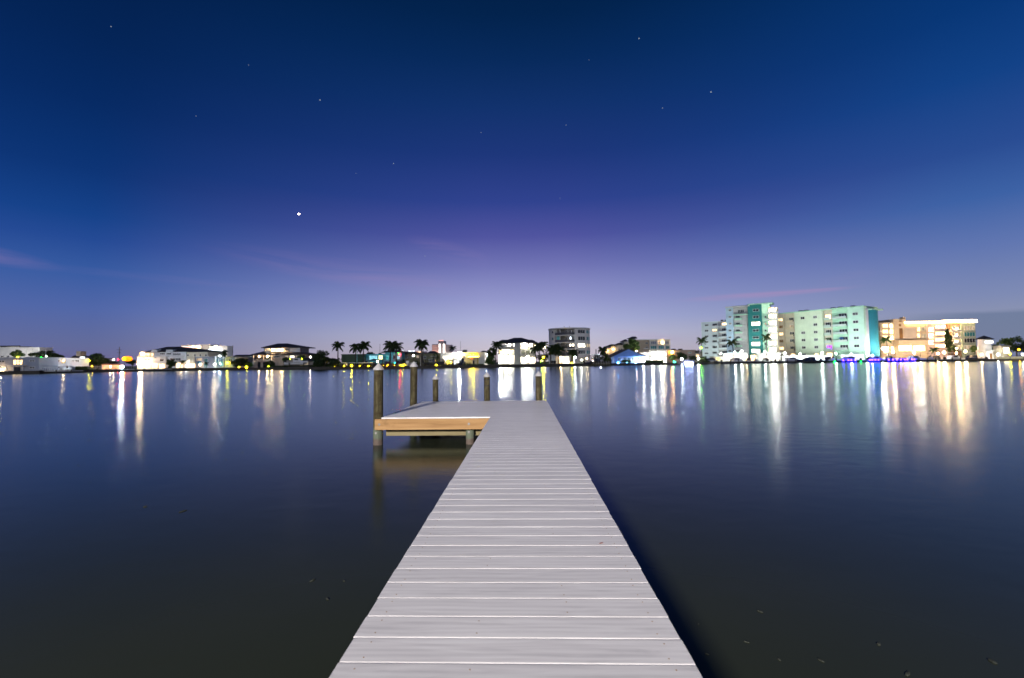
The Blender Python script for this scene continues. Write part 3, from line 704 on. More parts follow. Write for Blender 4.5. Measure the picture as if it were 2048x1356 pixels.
def boat_lift(px, Y, label, wx=4.2, wy=3.2, top=2.7):
    """four pilings with overhead beams that hold a boat out of the water"""
    root = empty('boat_lift', label, 'boat lift', (X_at(px, Y), Y, 0))
    for sx_ in (-1, 1):
        for sy in (0, 1): MB().tube((sx_ * wx / 2, sy * wy, -1.5), (sx_ * wx / 2, sy * wy, top), .13, .12, 8).obj('post', pilem, root)
        MB().box(sx_ * wx / 2 - .1, sx_ * wx / 2 + .1, -.3, wy + .3, top + .002, top + .22).obj('beam', dkwall, root)
    for sy in (0.25, wy - .25): MB().box(-wx / 2 + .12, wx / 2 - .12, sy - .08, sy + .08, .55, .72).obj('cradle_beam', metal, root)
    return root
def jetty(px0, px1, Y, depth, label, z=0.75, nposts=None, rail=False, mat=None):
    """small private dock along the shore: deck boards on posts"""
    x0, x1 = X_at(px0, Y), X_at(px1, Y); root = empty('jetty', label, 'jetty', (x0, Y, 0)); L = x1 - x0
    MB().box(0, L, 0, depth, z - .14, z).obj('deck', mat or beamm, root)
    k = nposts or max(2, int(L / 2.2))
    for i in range(k):
        for yy in (.1, depth - .1):
            MB().tube((.12 + (L - .24) * i / (k - 1), yy - (.22 if yy < 1 else -.22), -1.5), (.12 + (L - .24) * i / (k - 1), yy - (.22 if yy < 1 else -.22), z + (0.9 if not rail else .25)), .10, n=7).obj('post', pilem, root)
    if rail:
        m = MB().box(0, L, .02, .08, z + .85, z + .93)
        for i in range(int(L / .5) + 1): m.box(i * .5, i * .5 + .05, .03, .07, z, z + .85)
        m.obj('railing', trim, root)
    return root
def umbrella(px, Y, py_top, label, mat, w=0.28, open_=False):
    p = at(px, py_top, Y); h = p.z - GZ; root = empty('patio_umbrella', label, 'umbrella', (p.x, Y, GZ))
    MB().lathe([(.3, -.02), (.3, .06), (.03, .08), (.03, h)], 8).obj('pole', metal, root)
    prof = [(w * 5, h - .55), (w * 4.2, h - .38), (.03, h + .04)] if open_ else [(w * .7, .9), (w, 1.2), (w * .55, h - .4), (.03, h + .05)]
    MB().lathe(prof, 10).obj('canopy', mat, root)
def hedge(px0, px1, Y, py_top, label, mat=None, seed=1, n=900):
    x0, x1 = X_at(px0, Y), X_at(px1, Y); top = at((px0 + px1) / 2, py_top, Y).z - GZ; root = empty('hedge', label, 'hedge', ((x0 + x1) / 2, Y, GZ))
    g = np.random.default_rng(seed); L = (x1 - x0) / 2
    p = np.stack([g.uniform(-L, L, n), g.uniform(-.7, .7, n), top * (g.uniform(0, 1, n) ** .7) * (0.82 + .25 * np.sin(g.uniform(-L, L, n) * 3))], 1)
    a = g.normal(size=(n, 3)); a /= np.linalg.norm(a, axis=1)[:, None]; b = np.cross(a, g.normal(size=(n, 3))); b /= np.linalg.norm(b, axis=1)[:, None]
    a *= .26; b *= .14; v = np.stack([p - a, p + b, p + a, p - b], 1).reshape(-1, 3)
    mk('foliage', v.tolist(), np.arange(4 * n).reshape(-1, 4).tolist(), mat or leafd, root)
    m = MB()
    for i in range(max(2, int(L))): m.tube((-L + 2 * L * (i + .5) / max(2, int(L)), 0, -.1), (-L + 2 * L * (i + .5) / max(2, int(L)), 0, top * .7), .05, .03, 5)
    m.obj('stem_cluster', barkm, root); return root
def mast(px, Y, py_top, label, name='pole', cat='pole', r=.07, base=GZ, mat=None, cross=False):
    p = at(px, py_top, Y); root = empty(name, label, cat, (p.x, Y, base)); h = p.z - base
    MB().tube((0, 0, -.1), (0, 0, h), r, r * .6, 8).obj('shaft', mat or metal, root)
    if cross:
        for hw_, dz_ in ((.9, 1.0), (.6, 1.9)): MB().box(-hw_, hw_, -.16, -.05, h - dz_, h - dz_ + .1).obj('crossarm', mat or metal, root)
    else: MB().ball((0, 0, h), r * 1.1, 8, 4).obj('finial', mat or metal, root)
    return root

# ================================================================ left side, from the grey blocks to the hip roofed houses
b = F('apartment_building', 'long white two storey block with dark roof edge behind the grey apartments', 'building', -60, 150, 78, 150)
b.block(-60, 694, 38, None, wht, 0, 4); b.block(38.3, 696, 78, None, wht, 0.3, 4)
b.bx('fascia', -60, 691.5, 39, 694, dtrim, 0.25, 0.0)
for a, c in ((2, 8), (13, 19), (-14, -8)): b.w(a, 711, c, 715, gdk)
for a in (51, 62): b.bx('pilaster', a, 697, a + 1.6, None, trim, .5, -.3)
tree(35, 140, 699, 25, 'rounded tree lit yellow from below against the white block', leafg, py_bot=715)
flood(36, 714, 138.2, LY, 'small yellow floodlight under the rounded lit tree', .16)
b = F('apartment_building', 'grey two storey block with one warm lit window above a porch', 'building', -90, 103, 78, 109)
b.block(-90, 717, 78, None, gry, 0, 9)
b.w(26, 719, 46, 729.5, W_WARM, dtrim, mull=2)
for x0, y0, x1, y1 in ((59, 720, 70, 723.5), (59, 733, 70, 737), (-3, 720.5, 10, 725), (-40, 721, -26, 725), (-40, 733, -26, 737)): b.w(x0, y0, x1, y1, gdk)
b.bx('porch_opening', 27, 734, 41, None, glass('porch'), 0.01, 0.1); b.bx('porch_roof', 12, 729.8, 46, 731.6, trim, 1.4, 0.0)
for x in (13, 27, 45): b.col(x, 731.8, None, trim, .09, 1.3)
b.lamp(1.5, 739, LWA, .22, .5)
b = F('apartment_building', 'pale two storey block with white waterside railing stretching to the dark tree', 'building', 78.6, 110, 178, 134)
b.block(78.6, 717, 178, None, lgr, 0, 8)
for x0, x1 in ((85, 92), (112.5, 119), (150, 158)):
    b.w(x0, 720, x1, 723.6, gdk); b.w(x0, 733, x1, 736.4, gdk)
b.w(122.5, 719, 131, 728, W_DIM); b.w(101.5, 720.5, 104.5, 723, gdk, mull=0); b.w(144, 720.5, 148, 723, gdk, mull=0)
b.bx('doorstep', 126, 736.5, 137, None, trim, .6, 0); b.w(131.5, 731, 136, 737.5, gdk, name='door', mull=0)
b.lamp(127, 721, LWA, .12, .3)
jetty(82, 145, 103, 2.6, 'low white railed boardwalk before the pale two storey block', z=0.62, rail=True, mat=trim)
tree(92, 150, 700, 48, 'dense dark tree behind the pale two storey block', leafd, py_bot=719, n=1800)
tree(62, 128, 705, 9, 'small dark bush before the white block end', leafd, py_bot=713, n=500)
tree(121, 152, 709, 12, 'small rounded dark tree beside the dense one', leafd, py_bot=719, n=600)
mast(92, 126, 696, 'slim white mast rising over the pale block roof', 'mast', 'mast', .06, mat=trim)
lamp_post(82.5, 714.5, 128, LG, 'small green lamp over the grey block roofline', .16); lamp_post(92.5, 712.5, 127, LW, 'small white globe lamp beside the slim mast', .14)
b = F('house', 'low house with dark hip roof and tan cupola behind the trees', 'house', 140, 152, 174, 152)
b.block(140, 718, 174, None, tau, 0, 8, False); b.hip(137, 178, 718.5, 148, 166, 711, 8)
b.bx('cupola', 152.5, 702.5, 161.5, 713, tan, -3.0, 5.0); b.w(146, 722, 152, 727, gdk)
b.bx('roof_sign', 160, 713.5, 168.5, 717.5, G('white_sign', (0.9, 0.95, 1.0), 2.2), 0.6, -.45, label='small glowing white roof sign')
tree(196, 138, 706.5, 48, 'broad dark tree beside the orange lit stall', leafd, n=2600, py_bot=733)
lamp_post(179, 721, 133, LY, 'yellow globe lamp before the broad dark tree', .1); lamp_post(184, 733, 128, LO, 'low orange globe lamp under the broad dark tree', .2)
hedge(147, 184, 127, 733.5, 'low clipped hedge lit yellow under the broad dark tree', leafg, 3)
b = F('beach_stall', 'small orange lit stall with canvas awning by the water', 'stall', 203, 133, 224, 133)
b.block(204, 729, 223, None, G('stall', (1.0, 0.48, 0.22), 1.5), 0, 3, False, 'lit_interior'); b.hip(202, 226, 730, 208, 218, 726.5, 3, .4, M('rust_canvas', (.35, .12, .06)))
for x in (204, 213, 222): b.col(x, 730, None, trim, .07, .3)
lamp_post(221, 733.5, 131.5, LWA, 'warm lamp beside the small orange lit stall', .17)
mast(239, 150, 694, 'dark utility pole with two crossarms behind the orange lamp', 'utility_pole', 'utility pole', .14, cross=True, mat=barkm)
sl_ = lamp_post(249, 717.5, 140, LOS, 'large glaring orange street lamp beside the white hip roofed mansion', .8, name='street_lamp')
hz_ = at(249, 717.5, 140).z - GZ; MB().lathe([(.30, -.75), (1.1, -.55), (1.35, 0.0), (1.0, .6), (.3, .8)], 14, (0, 1.0, hz_)).obj('glare_halo', G('halo_orange', (1, .26, .008), 2.4, .25), sl_)  # glowing shell stands in for the orange glare around the lamp
lamp_post(236, 719, 150, LR, 'small red lamp beside the glaring orange street lamp', .2); lamp_post(227, 719.2, 152, LWA, 'small warm lamp farther along from the orange street lamp', .2)
lamp_post(244, 733.5, 129.5, LCB, 'dazzling white globe lamp low on the seawall under the orange one', .46)
jetty(176, 330, 122, 2.4, 'long pale boardwalk before the floodlit white mansion', z=0.62, rail=True, mat=trim)
# white mansion
b = F('house', 'large white waterfront mansion with dark hip roof and blazing ground floor', 'house', 274, 150, 416, 150)
b.block(274, 714, 332, None, wht, 1.2, 3, True); b.block(309, 703.5, 372, None, lgr, 0.4, 9, False); b.block(372.3, 704, 416, None, cre, 0.0, 9, False)
b.block(278, 704, 308.7, 714.5, cre, 0.5, 8, False)
b.hip(288, 418, 704, 334, 360, 693.5, 9, .6)
for x0, x1 in ((303, 313.5), (332, 345)): b.bx('dormer', x0, 699.2, x1, 704.0, lgr, .9, 2.5)
b.w(281, 705, 290, 713, W_WARM2, out=.5); b.w(292, 706, 300, 713, W_WARM, out=.5); b.w(301.5, 706, 307, 713, W_WARM, out=.5, mull=0)
b.lamp(284, 707, LWA, .3, 1.0); b.rail(277, 710.5, 309, 714.2, trim, 1.9)
for x0, x1 in ((286, 294), (295.5, 299.5), (320, 328)): b.w(x0, 717.5, x1, 722.5, gdk, out=1.2)
for x0 in (275.5, 289, 303, 318): b.w(x0, 727.5, x0 + 12.5, 738.5, W_WARM2, out=1.2, mull=2)
for x0, x1 in ((320, 330), (333, 342)): b.w(x0, 705.6, x1, 709.5, gdk, out=.4, mull=2)
b.rail(318, 709.8, 337, 713.5, trim, 1.5); b.rail(338, 709.8, 366, 713.5, trim, 1.2); b.w(346, 706, 362, 711, glass('grey', (.07, .08, .09)), out=.4, mull=3)
b.w(340, 716, 362, 722, glass('grey'), out=.4, mull=3); b.rail(338, 719.8, 366, 723.8, trim, 1.2)
b.w(352.5, 727, 360, 738, W_WARM2, out=.4, mull=0); b.w(362, 727.5, 366, 738, W_WARM, out=.4, mull=0)
for x in (376, 390, 401, 412): b.w(x - 2, 708.5, x + 2, 712.5, gdk, mull=0)
for x in (378, 398): b.w(x - 2, 717.5, x + 2, 721, W_DIM, mull=0)
b.w(369, 727, 378, 738.5, W_WHITE2); b.w(379, 727, 392, 738.5, W_WARM2, mull=2); b.lamp(363, 727, LWA, .25, .8); b.lamp(281, 727, LWB, .40, 2.4); b.lamp(372, 726.5, LW, .15, .6)
tree(342, 140, 717, 22, 'rounded dark tree before the white mansion ground floor', leafd, n=1300, py_bot=737)
palm(366, 139, 725, 'small dark palm before the lit mansion ground floor', .55, seed=31, n=14, royal=False)
hedge(330, 400, 137, 736.5, 'dark low hedge along the mansion seawall', leafd, 5)
b = F('hotel', 'bright white commercial block with glowing signs behind the mansion', 'building', 362, 212, 454, 212)
b.block(362, 691, 402, None, wht, 0, 4); b.block(402.3, 690, 418, None, wht, .6, 4); b.block(418.3, 693, 454, None, wht, 0, 4)
b.bx('lit_band', 363, 692.3, 401, 695.8, G('band_pink', (1.0, .66, .55), 2.0), .06, -.01); b.bx('red_sign', 375, 697.5, 391, 700.6, G('red_sign', (1.0, .05, .12), 3.2), .3, -.01)
b.bx('white_sign', 417.5, 698, 442.5, 705.5, G('white_board', (.92, .96, 1), 7.0, .15), .7, -.61); b.bx('blue_sign', 396, 700.5, 404, 704, G('blue_board', (.4, .7, 1), 3.2, .2), .75, -.61)
b.w(419, 708, 426, 714, W_WARM2); b.w(436, 708, 442, 714, W_COOL)
for x in (386, 396, 429, 432): b.lamp(x, 693.5, LWA, .3, .5)
for x in (430, 439): b.bx('chimney', x, 689, x + 1.6, 693.4, trim, -2, 2.6)
# flat roofed blue grey house
b = F('house', 'flat roofed blue grey house with teal panels and tall glass', 'house', 390, 146, 471, 146)
b.block(390, 714.5, 430, None, gry, .8, 9); b.block(430.3, 714.5, 471, None, M('slate_stucco', (.22, .25, .30)), 0, 9)
b.w(393, 716, 404, 722, W_DIM, out=.8); b.bx('blue_panel', 395, 722.3, 402, 727, M('blue_panel', (.05, .22, .5)), .9, -.8); b.w(408, 717, 416, 736, gte, out=.8, mull=1)
b.w(431, 716, 437, 725, gbl, mull=0); b.w(441, 716.5, 446, 734, gbl, mull=1); b.w(457, 718, 465, 724, gdk)
b.lamp(430, 729, LW, .13, 1.1); b.lamp(441, 727.5, LM('aqua', (.3, 1, .8), 60), .15, .4); b.lamp(455, 725.5, LY, .2, .5); b.lamp(439.5, 711.5, LC, .13, .4); b.lamp(400, 729, LWA, .18, 1.1)
tree(449, 141, 699, 10, 'spiky dark plant rising over the flat blue grey roof', leafd, n=420, py_bot=713)
mast(465.5, 150, 692, 'brown wooden pole beside the flat roofed house', 'wooden_pole', 'pole', .13, mat=barkm)
palm(413, 138, 727, 'tiny dark palm before the tall teal glass', .38, seed=33, n=12, royal=False)
b = F('house', 'low house with pale glowing eaves under dark hip roofs', 'house', 466, 176, 504, 176)
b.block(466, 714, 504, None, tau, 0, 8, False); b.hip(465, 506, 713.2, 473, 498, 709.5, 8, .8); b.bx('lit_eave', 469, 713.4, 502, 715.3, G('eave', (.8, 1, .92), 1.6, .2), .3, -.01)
b.w(474, 717, 482, 722, gdk)
tree(480, 143, 716, 44, 'wide dark shrub mass beside the stepped roofed house', leafd, n=2200, py_bot=734, squash=.5)
tree(497, 139, 726, 18, 'yellow lit shrub beside the orange garden lamp', leafg, n=700, py_bot=736); lamp_post(507, 735.5, 136, LO, 'low orange garden lamp beside the stone stair', .2)
flood(493, 735, 137, LY, 'yellow floodlight under the lit shrub', .2); flood(478, 735.5, 137, LY, 'faint yellow floodlight in the wide shrub', .12)
# two tier hip roofed house
b = F('house', 'beige house with two tiers of dark hip roofs and lit upper gallery', 'house', 506, 152, 606, 152)
b.block(506, 709.5, 606, None, M('beige_stucco', (.36, .30, .24)), 0, 10, False); b.hip(501, 613, 709.5, 527, 592, 702.5, 10, .9)
b.block(528, 695, 600, 704.6, tau, -1.5, 8, False); b.hip(522, 603, 695.6, 555, 575, 687, 10, .2, y0=0.9)
b.w(543, 696.5, 565, 704, W_WARM2, out=-1.5, mull=4); b.w(530, 696.5, 540, 702.5, W_DIM, out=-1.5); b.w(567, 697, 578, 702, gdk, out=-1.5, mull=2)
b.bx('lit_wall_panel', 580, 695.8, 600, 704, M('gallery_lit_white', (.5, .5, .52)), -1.4, 1.7); b.bx('dormer', 532, 702.5, 540.5, 706.8, cre, .1, 2)  # white panel stands in for lamplight on the gallery's right wall
b.lamp(544.5, 700, LWA, .26, -1.0); b.lamp(564, 699.8, LWA, .26, -1.0)
b.bx('porch_recess', 508, 711, 526.5, 721, glass('porch'), .02, -.001); b.bx('porch_recess', 528, 711, 542, 721, glass('porch'), .02, -.001)
for x in (507, 527.2, 542.8): b.col(x, 710.2, 721.5, trim, .14, .9)
b.lamp(518, 713.3, LWA, .2, .5); b.lamp(535, 712.5, LWA, .26, .5); b.rail(506, 718.3, 544, 721.3, trim, 1.1)
b.w(547, 711.3, 560, 715.6, gdk, mull=3); b.w(571, 711, 576, 718, W_DIM); b.w(580, 711, 589, 716, W_WHITE); b.w(592, 711, 603, 716, W_DIM, mull=2)
for x0, x1 in ((509, 521), (526, 534)): b.bx('arch_opening', x0, 724, x1, None, glass('porch'), .03, -.001)
st = b.bx('stair', 505, 722, 508, None, trim, 2.2, 0)
for i in range(4): flood(568 + i * 12, 721.5 - (i % 2) * 4, 146 - i % 2, LIME, 'small lime floodlight in planting stop %s below the lit gallery' % ('one', 'two', 'three', 'four')[i], .14)
tree(571, 148, 714, 14, 'dark shrub before the beige house windows', leafd, n=600, py_bot=724); tree(603, 147, 709, 22, 'lime lit shrub at the beige house corner', leafg, n=800, py_bot=720)
tree(540, 141, 722, 22, 'dark shrub over the beige house arches', leafd, n=900, py_bot=736); flood(537, 733, 138, LIME, 'lime floodlight under the shrub by the arches', .14)
hedge(545, 660, 137, 731, 'long dark hedge before the beige house', leafd, 8, 1800)
boat(593, 131, 6.2, 1.5, 0.12, 'white motor boat raised on a lift below the beige house', 'cabin')
boat_lift(593, 129.6, 'dark posted boat lift holding the white cabin boat', 4.2, 3.0, 1.7)
b = F('house', 'small dark hip roofed boathouse beside the raised white boat', 'house', 596, 144, 628, 144)
b.block(598, 722, 627, None, tau, 0, 6, False); b.hip(591, 630, 723, 604, 620, 715.5, 6, .8); b.w(608, 724, 617, 730, W_DIM); b.w(601, 725, 605, 731, W_DIM, mull=0)
lamp_post(621, 713.8, 150, LM('pinkish', (1, .72, .55), 70), 'pinkish globe lamp beside the big round dark tree', .24)
tree(647, 129, 702, 46, 'big round dark tree overhanging the water beside the palms', leafd, n=3600, py_bot=739, seed=5)
tree(672, 128, 716, 20, 'dark shrub at the foot of the round tree', leafd, n=800, py_bot=736)

# ================================================================ the row of palms and low houses
b = F('house', 'long low dark green building behind the lone palm', 'building', 683, 150, 728, 150)
b.block(683, 709.5, 728, None, dgr, 0, 8); b.w(688, 727, 696, 731, W_DIM); b.bx('lit_sign', 670.5, 721, 676, 724, G('sign_pink', (1, .75, .6), 1.6), .2, -.01)
for i in range(1, 8): b.bx('batten', 683 + i * 5.6, 710.3, 683.4 + i * 5.6, 726, dgr, .08, -.01)
for i, (px, py, s, sd) in enumerate(((676, 691.5, 1.0, 1), (711.5, 694.5, 1.0, 2), (727, 692, 1.08, 3))):
    palm(px, 136 + i * .7, py, ('lone royal palm beside the big round dark tree', 'royal palm before the dark green building end', 'royal palm between the green building and the turquoise house')[i], s, seed=sd)
palm(781.5, 136, 691.5, 'royal palm before the turquoise house, nearer the dark umbrella', 1.15, lean=.2, seed=4); palm(792, 137, 694, 'royal palm before the turquoise house, nearer the red lamp', 1.05, seed=5)
palm(842, 137, 687.5, 'tall royal palm with crossed trunk before the olive house', 1.1, lean=-.25, seed=6); palm(846.5, 138, 691, 'shorter royal palm tight against the tall one', .95, lean=.2, seed=7)
for px, lb in ((675, 'strong yellow floodlight at the foot of the lone palm'), (703.5, 'strong yellow floodlight under the dark green building')):
    flood(px, 731.5, 130, LY, lb, .25)
for px, lb, r in ((669, 'dim yellow light beside the lone palm floodlight', .1), (688, 'dim yellow light between the two strong floodlights', .1), (719, 'dim yellow light under the second palm', .1), (737, 'yellow light under the turquoise house deck', .13)):
    flood(px, 733, 128, LY, lb, r)
hedge(664, 724, 132, 731.5, 'low hedge lit yellow below the dark green building', leafg, 11, 900)
jetty(668, 742, 126.5, 1.6, 'low dark jetty with many posts below the lone palm', z=.5, nposts=14)
for i, (a, c) in enumerate(((671, 690), (697, 710), (716, 745))):
    r = F('boat_canopy', 'pale flat boat canopy %s' % ('nearest the lone palm', 'between the strong yellow lights', 'under the turquoise house')[i], 'canopy', a, 129, c, 129, gz=0)
    r.bx('roof_panel', a, 725, c, 726.2, canw, .8, 1.2)
    for x in (a + 1, c - 1): r.col(x, 726.2, None, metal, .05, .6)
mast(714, 130, 704, 'slim pale teal dock post before the palms', 'dock_post', 'post', .09, base=GZ, mat=M('pale_teal_paint', (.25, .55, .55)))
mast(760, 160, 688.5, 'thin dark aerial pole behind the turquoise house', 'aerial_pole', 'pole', .09); mast(841, 156, 704, 'short pole with dark bird box behind the tall palm', 'bird_box_pole', 'pole', .06)
b = F('house', 'turquoise lit house with flat front behind the palms', 'house', 726, 152, 804, 152)
b.block(726, 709.5, 770, None, tur, 0, 8); b.block(770.3, 704, 803, None, tur, .4, 8, False); b.hip(762, 806, 705, 778, 796, 700, 8, .5)
b.w(738.5, 711, 755, 721, G('aqua', (.35, .85, 1.0), 1.1, .2), mull=3); b.w(757, 710.5, 765.5, 720.5, G('lemon', (1, 1, .5), 2.2), mull=1); b.w(729, 713, 732, 718, gte, mull=0)
b.w(772, 710, 778, 720, G('aqua2', (.05, .6, .6), .6), out=.4); b.w(786, 710, 790, 719, gdk, out=.4, mull=0); b.w(794, 712, 800, 720, G('aqua', (.35, .85, 1), 1.1), out=.4)
b.rail(768, 719.5, 803, 722.5, trim, 1.2)
for px, lb in ((735, 'turquoise floodlight on the flat house front'), (752, 'turquoise floodlight under the lemon window'), (778, 'turquoise floodlight between the two palms'), (790, 'turquoise floodlight beside the red lamp')):
    flood(px, 726, 147.5, LM('turquoise', (.004, .72, 1.0), 130), lb, .2)
b.lamp(800, 709, LR, .34, .8); b.lamp(797, 706, LG, .14, .8)
tree(689 + 52, 158, 704, 18, 'small dark tree crowns over the flat turquoise roof', leafd, n=700, py_bot=713); tree(760, 160, 706, 12, 'little dark tree behind the lemon window roof', leafd, n=450, py_bot=713)
umbrella(748, 134, 717.5, 'open navy umbrella before the turquoise house', canv, .34, True)
boat(733, 130, 5.5, .9, .1, 'covered dark boat on the lift under the turquoise house', 'cc', hullb); boat(772, 129, 6.5, .7, .05, 'dark boat under navy canvas between palms and round piling', 'cc', hullb)
boat(797, 130, 5.5, .8, -.1, 'dark boat nearest the red lamp', 'cc', hullb); boat(815, 129, 5.0, .75, .15, 'small boat under a blue green canopy by the white lamp', 'cc', hullw, M('bluegreen_canvas', (.08, .22, .24)))
boat_lift(776, 128, 'dark posted boat lift between the palms', 5, 3.2, 2.4)
for px, m_, lb, r in ((766, LO, 'orange dock light below the lemon window', .18), (775, LO, 'orange dock light between the dark boats', .16), (788, LO, 'orange dock light below the palms', .12), (806, LY, 'yellow dock light beside the blue green canopy', .17), (755, LWA, 'warm table lamp beside the navy umbrella', .22), (873, LY, 'yellow green dock light below the white modern house', .15)):
    flood(px, 731.5 if px != 755 else 723, 128, m_, lb, r)
tree(808, 133, 718, 22, 'dark shrub below the olive house', leafd, n=900, py_bot=733); tree(833, 133, 722, 18, 'dark shrub between lamp pole and palms', leafd, n=700, py_bot=733)
jetty(742, 905, 125, 1.6, 'long dark posted jetty before the palms and olive house', z=.5, nposts=26)
b = F('house', 'olive house with dark hip roof beside the white pole lamp', 'house', 804.5, 156, 842, 156)
b.block(805, 706, 842, None, oli, 0, 8, False); b.hip(800, 843, 707, 806, 828, 703, 8, .6); b.w(812, 711, 816, 716.5, gdk); b.w(822, 711, 826, 716, gdk); b.w(833, 711, 838, 716, W_DIM)
b = F('commercial_building', 'distant low block with glowing orange pink roof sign behind the olive house', 'building', 788, 260, 846, 260)
b.block(788, 703.5, 846, None, pnk, 0, 12); b.bx('roof_sign', 796, 701.5, 806, 704, G('roofwhite', (.9, 1, 1), 3), .2, .4); b.bx('roof_sign', 817, 701.8, 829, 704.5, G('roofwhite', (.9, 1, 1), 3), .2, .4); b.bx('roof_sign', 829.5, 703.5, 843, 707, G('rooforange', (1, .62, .35), 4), .25, .4)
lamp_post(827, 711, 131, LW, 'white globe lamp on a slim pole before the olive house', .24); mast(841, 131, 716, 'slim pale dock pole before the tall palm', 'dock_pole', 'pole', .06, mat=trim)
b = F('house', 'dark olive low house beyond the tall palm with hip roof', 'house', 842.5, 154, 882, 154)
b.block(842.5, 708, 882, None, oli, 0, 8); b.hip(853, 877, 708, 860, 869, 702, 5, .5, y0=1); b.w(856, 705.3, 866, 707.8, W_DIM, out=-2, mull=0); b.w(858, 718, 866, 724, gdk); b.w(847, 712, 852, 718, gdk)
tree(871, 146, 705, 13, 'slender dark tree beside the white modern house', leafd, n=900, py_bot=728)
boat_lift(868, 128, 'dark posted lift with boat below the white modern house', 4.6, 3.2, 2.3); boat(868, 129.6, 5.5, .95, .05, 'dark boat with white top on the lift below the slender tree', 'cc', hullb, canw)
# tall pink tower far behind
b = F('tower_building', 'tall pale pink tower with two glowing white strips far behind', 'tower', 864, 420, 902, 420)
b.block(876.5, 682, 887.5, None, pnk, 1.5, 12); b.block(864, 689, 876.2, None, pnk, 0, 12); b.block(887.8, 689, 892, None, pnk, .5, 12); b.block(892.2, 690, 902, None, pnk, 0, 12)
b.bx('roof_beacon', 877.5, 680.5, 886.5, 682, G('beacon', (1, .42, .36), 2.2), 1.6, .2)
for x in (879.6, 887.9): b.bx('light_strip', x - 1.5, 688, x + 1.3, 707, G('strip', (1, .94, .86), 4), 1.8, -1.52)
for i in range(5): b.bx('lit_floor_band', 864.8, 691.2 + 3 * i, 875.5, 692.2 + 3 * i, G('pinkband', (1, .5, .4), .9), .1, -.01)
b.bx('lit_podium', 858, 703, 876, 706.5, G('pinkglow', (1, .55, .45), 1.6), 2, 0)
palm(905.5, 165, 697, 'small palm on the skyline beside the tall pink tower', .72, seed=11, n=14, royal=False)
b = F('house', 'white modern flat house with glowing white porch', 'house', 881, 148, 923, 148)
b.block(881, 706.5, 923, None, wht, 0, 9); b.bx('porch_canopy', 884, 719.2, 921, 720.4, trim, 2.2, -.01); b.w(885.5, 712.3, 906, 718.8, W_WHITE2, mull=3); b.w(908, 707.5, 914, 712, W_COOL)
for x0, x1, mt in ((886, 892, W_DIM), (893, 899, W_YEL), (900, 906, W_DIM), (908, 913, W_COOL), (914, 921, W_COOL)): b.w(x0, 720.8, x1, 730.5, mt, mull=1)
b.lamp(918, 706.5, LB, .32, .6); b.lamp(902, 725, LY, .14, .6); b.lamp(891, 719.8, LW, .2, 1.2)
for x in (884.5, 907, 920.5): b.col(x, 720.4, None, trim, .1, 2.0)
b = F('house', 'yellow flat roofed house with a glowing amber light bar', 'house', 923.4, 148, 969, 148)
b.block(923.4, 706, 957, None, yel, 0, 9); b.block(957.3, 706, 969, None, wht, .2, 9); b.bx('light_bar', 936, 712.2, 957, 714, G('amber', (1, .62, .10), 11, .1), .5, -.01); b.lamp(947, 709.5, LY, .2, .5)
b.w(945, 720, 949.5, 729.5, gdk, name='door', mull=0); b.col(952, 714, None, trim, .13, 1.0); b.bx('awning', 934, 714.2, 960, 715, trim, 1.3, -.01); b.bx('red_ornament', 941.5, 715.5, 945.5, 718, G('redorn', (1, .16, .05), 2.2), .1, -.01)
b.w(926, 711, 931, 717, W_DIM); b.bx('roof_unit', 925, 699.5, 933.5, 705.8, dtrim, -1.5, 3); b.lamp(940, 713.5, LY, .16, .9)
mast(921, 156, 683, 'thin dark aerial between the white and yellow flat houses', 'aerial_pole', 'pole', .07)
b = F('house', 'small pale blue house with dark hip roof behind the leaning palm', 'house', 962, 165, 977, 165)
b.block(962, 706, 977, None, M('pale_blue_wall', (.5, .56, .66)), 0, 7, False); b.hip(958, 979, 706.5, 965, 970, 701.5, 7, .6); b.w(967, 710, 971, 715, gdk, mull=0); b.lamp(974, 709, LC, .14, .4)
jetty(905, 940, 126.5, 1.4, 'short jetty with dark lift posts below the yellow house', z=.5, nposts=8); boat(925.5, 129.5, 4.6, .8, 1.4, 'dark boat end on below the yellow house', 'cc', hullb)
hedge(884, 968, 141, 728.5, 'low green hedge lit before the white and yellow houses', leafg, 13, 1000)

# ================================================================ centre: three storey house and round apartment tower
b = F('house', 'large three storey white house blazing with light under dark hip roof', 'house', 995, 158, 1073, 158)
b.block(996, 686.5, 1029, None, cre, 0, 10, False); b.block(1041, 686.5, 1072, None, cre, 0, 10, False); b.bx('stair_tower', 1029.2, 685, 1040.8, None, M('stone_grey', (.26, .27, .27)), .8, 6)
b.hip(996, 1075, 686, 1028, 1043, 675.5, 10, .8); b.hip(998, 1031, 683, 1004, 1022, 679.6, 6, .2, y0=3); b.hip(1040, 1070, 683, 1050, 1064, 679.6, 6, .2, y0=3)
for x0, x1 in ((1001, 1003.5), (1004.5, 1009), (1010.5, 1013), (1015, 1018), (1019.5, 1022), (1026, 1028.8)): b.w(x0, 687.5, x1, 693.5, gdk, mull=0)
b.w(1041.5, 685.8, 1055, 698, W_WHITE2, mull=2); b.w(1059, 687, 1066, 694.5, W_WHITE2, mull=1); b.w(1068, 687, 1071.5, 694, W_WARM2, mull=0)
b.rail(997, 692.5, 1029, 697.5, trim, 1.6); b.w(999, 699, 1027, 707, W_WARM2, mull=5); b.rail(997, 704.5, 1029, 708.3, trim, 1.6)
for x0, x1 in ((996.5, 1006), (1007, 1017), (1018, 1028.6)): b.w(x0, 710.5, x1, 728, W_WHITE2, mull=1)
for x0, x1 in ((1041.5, 1048), (1049, 1056), (1057, 1063), (1064, 1071)): b.w(x0, 714, x1, 727, W_WHITE2, mull=1)
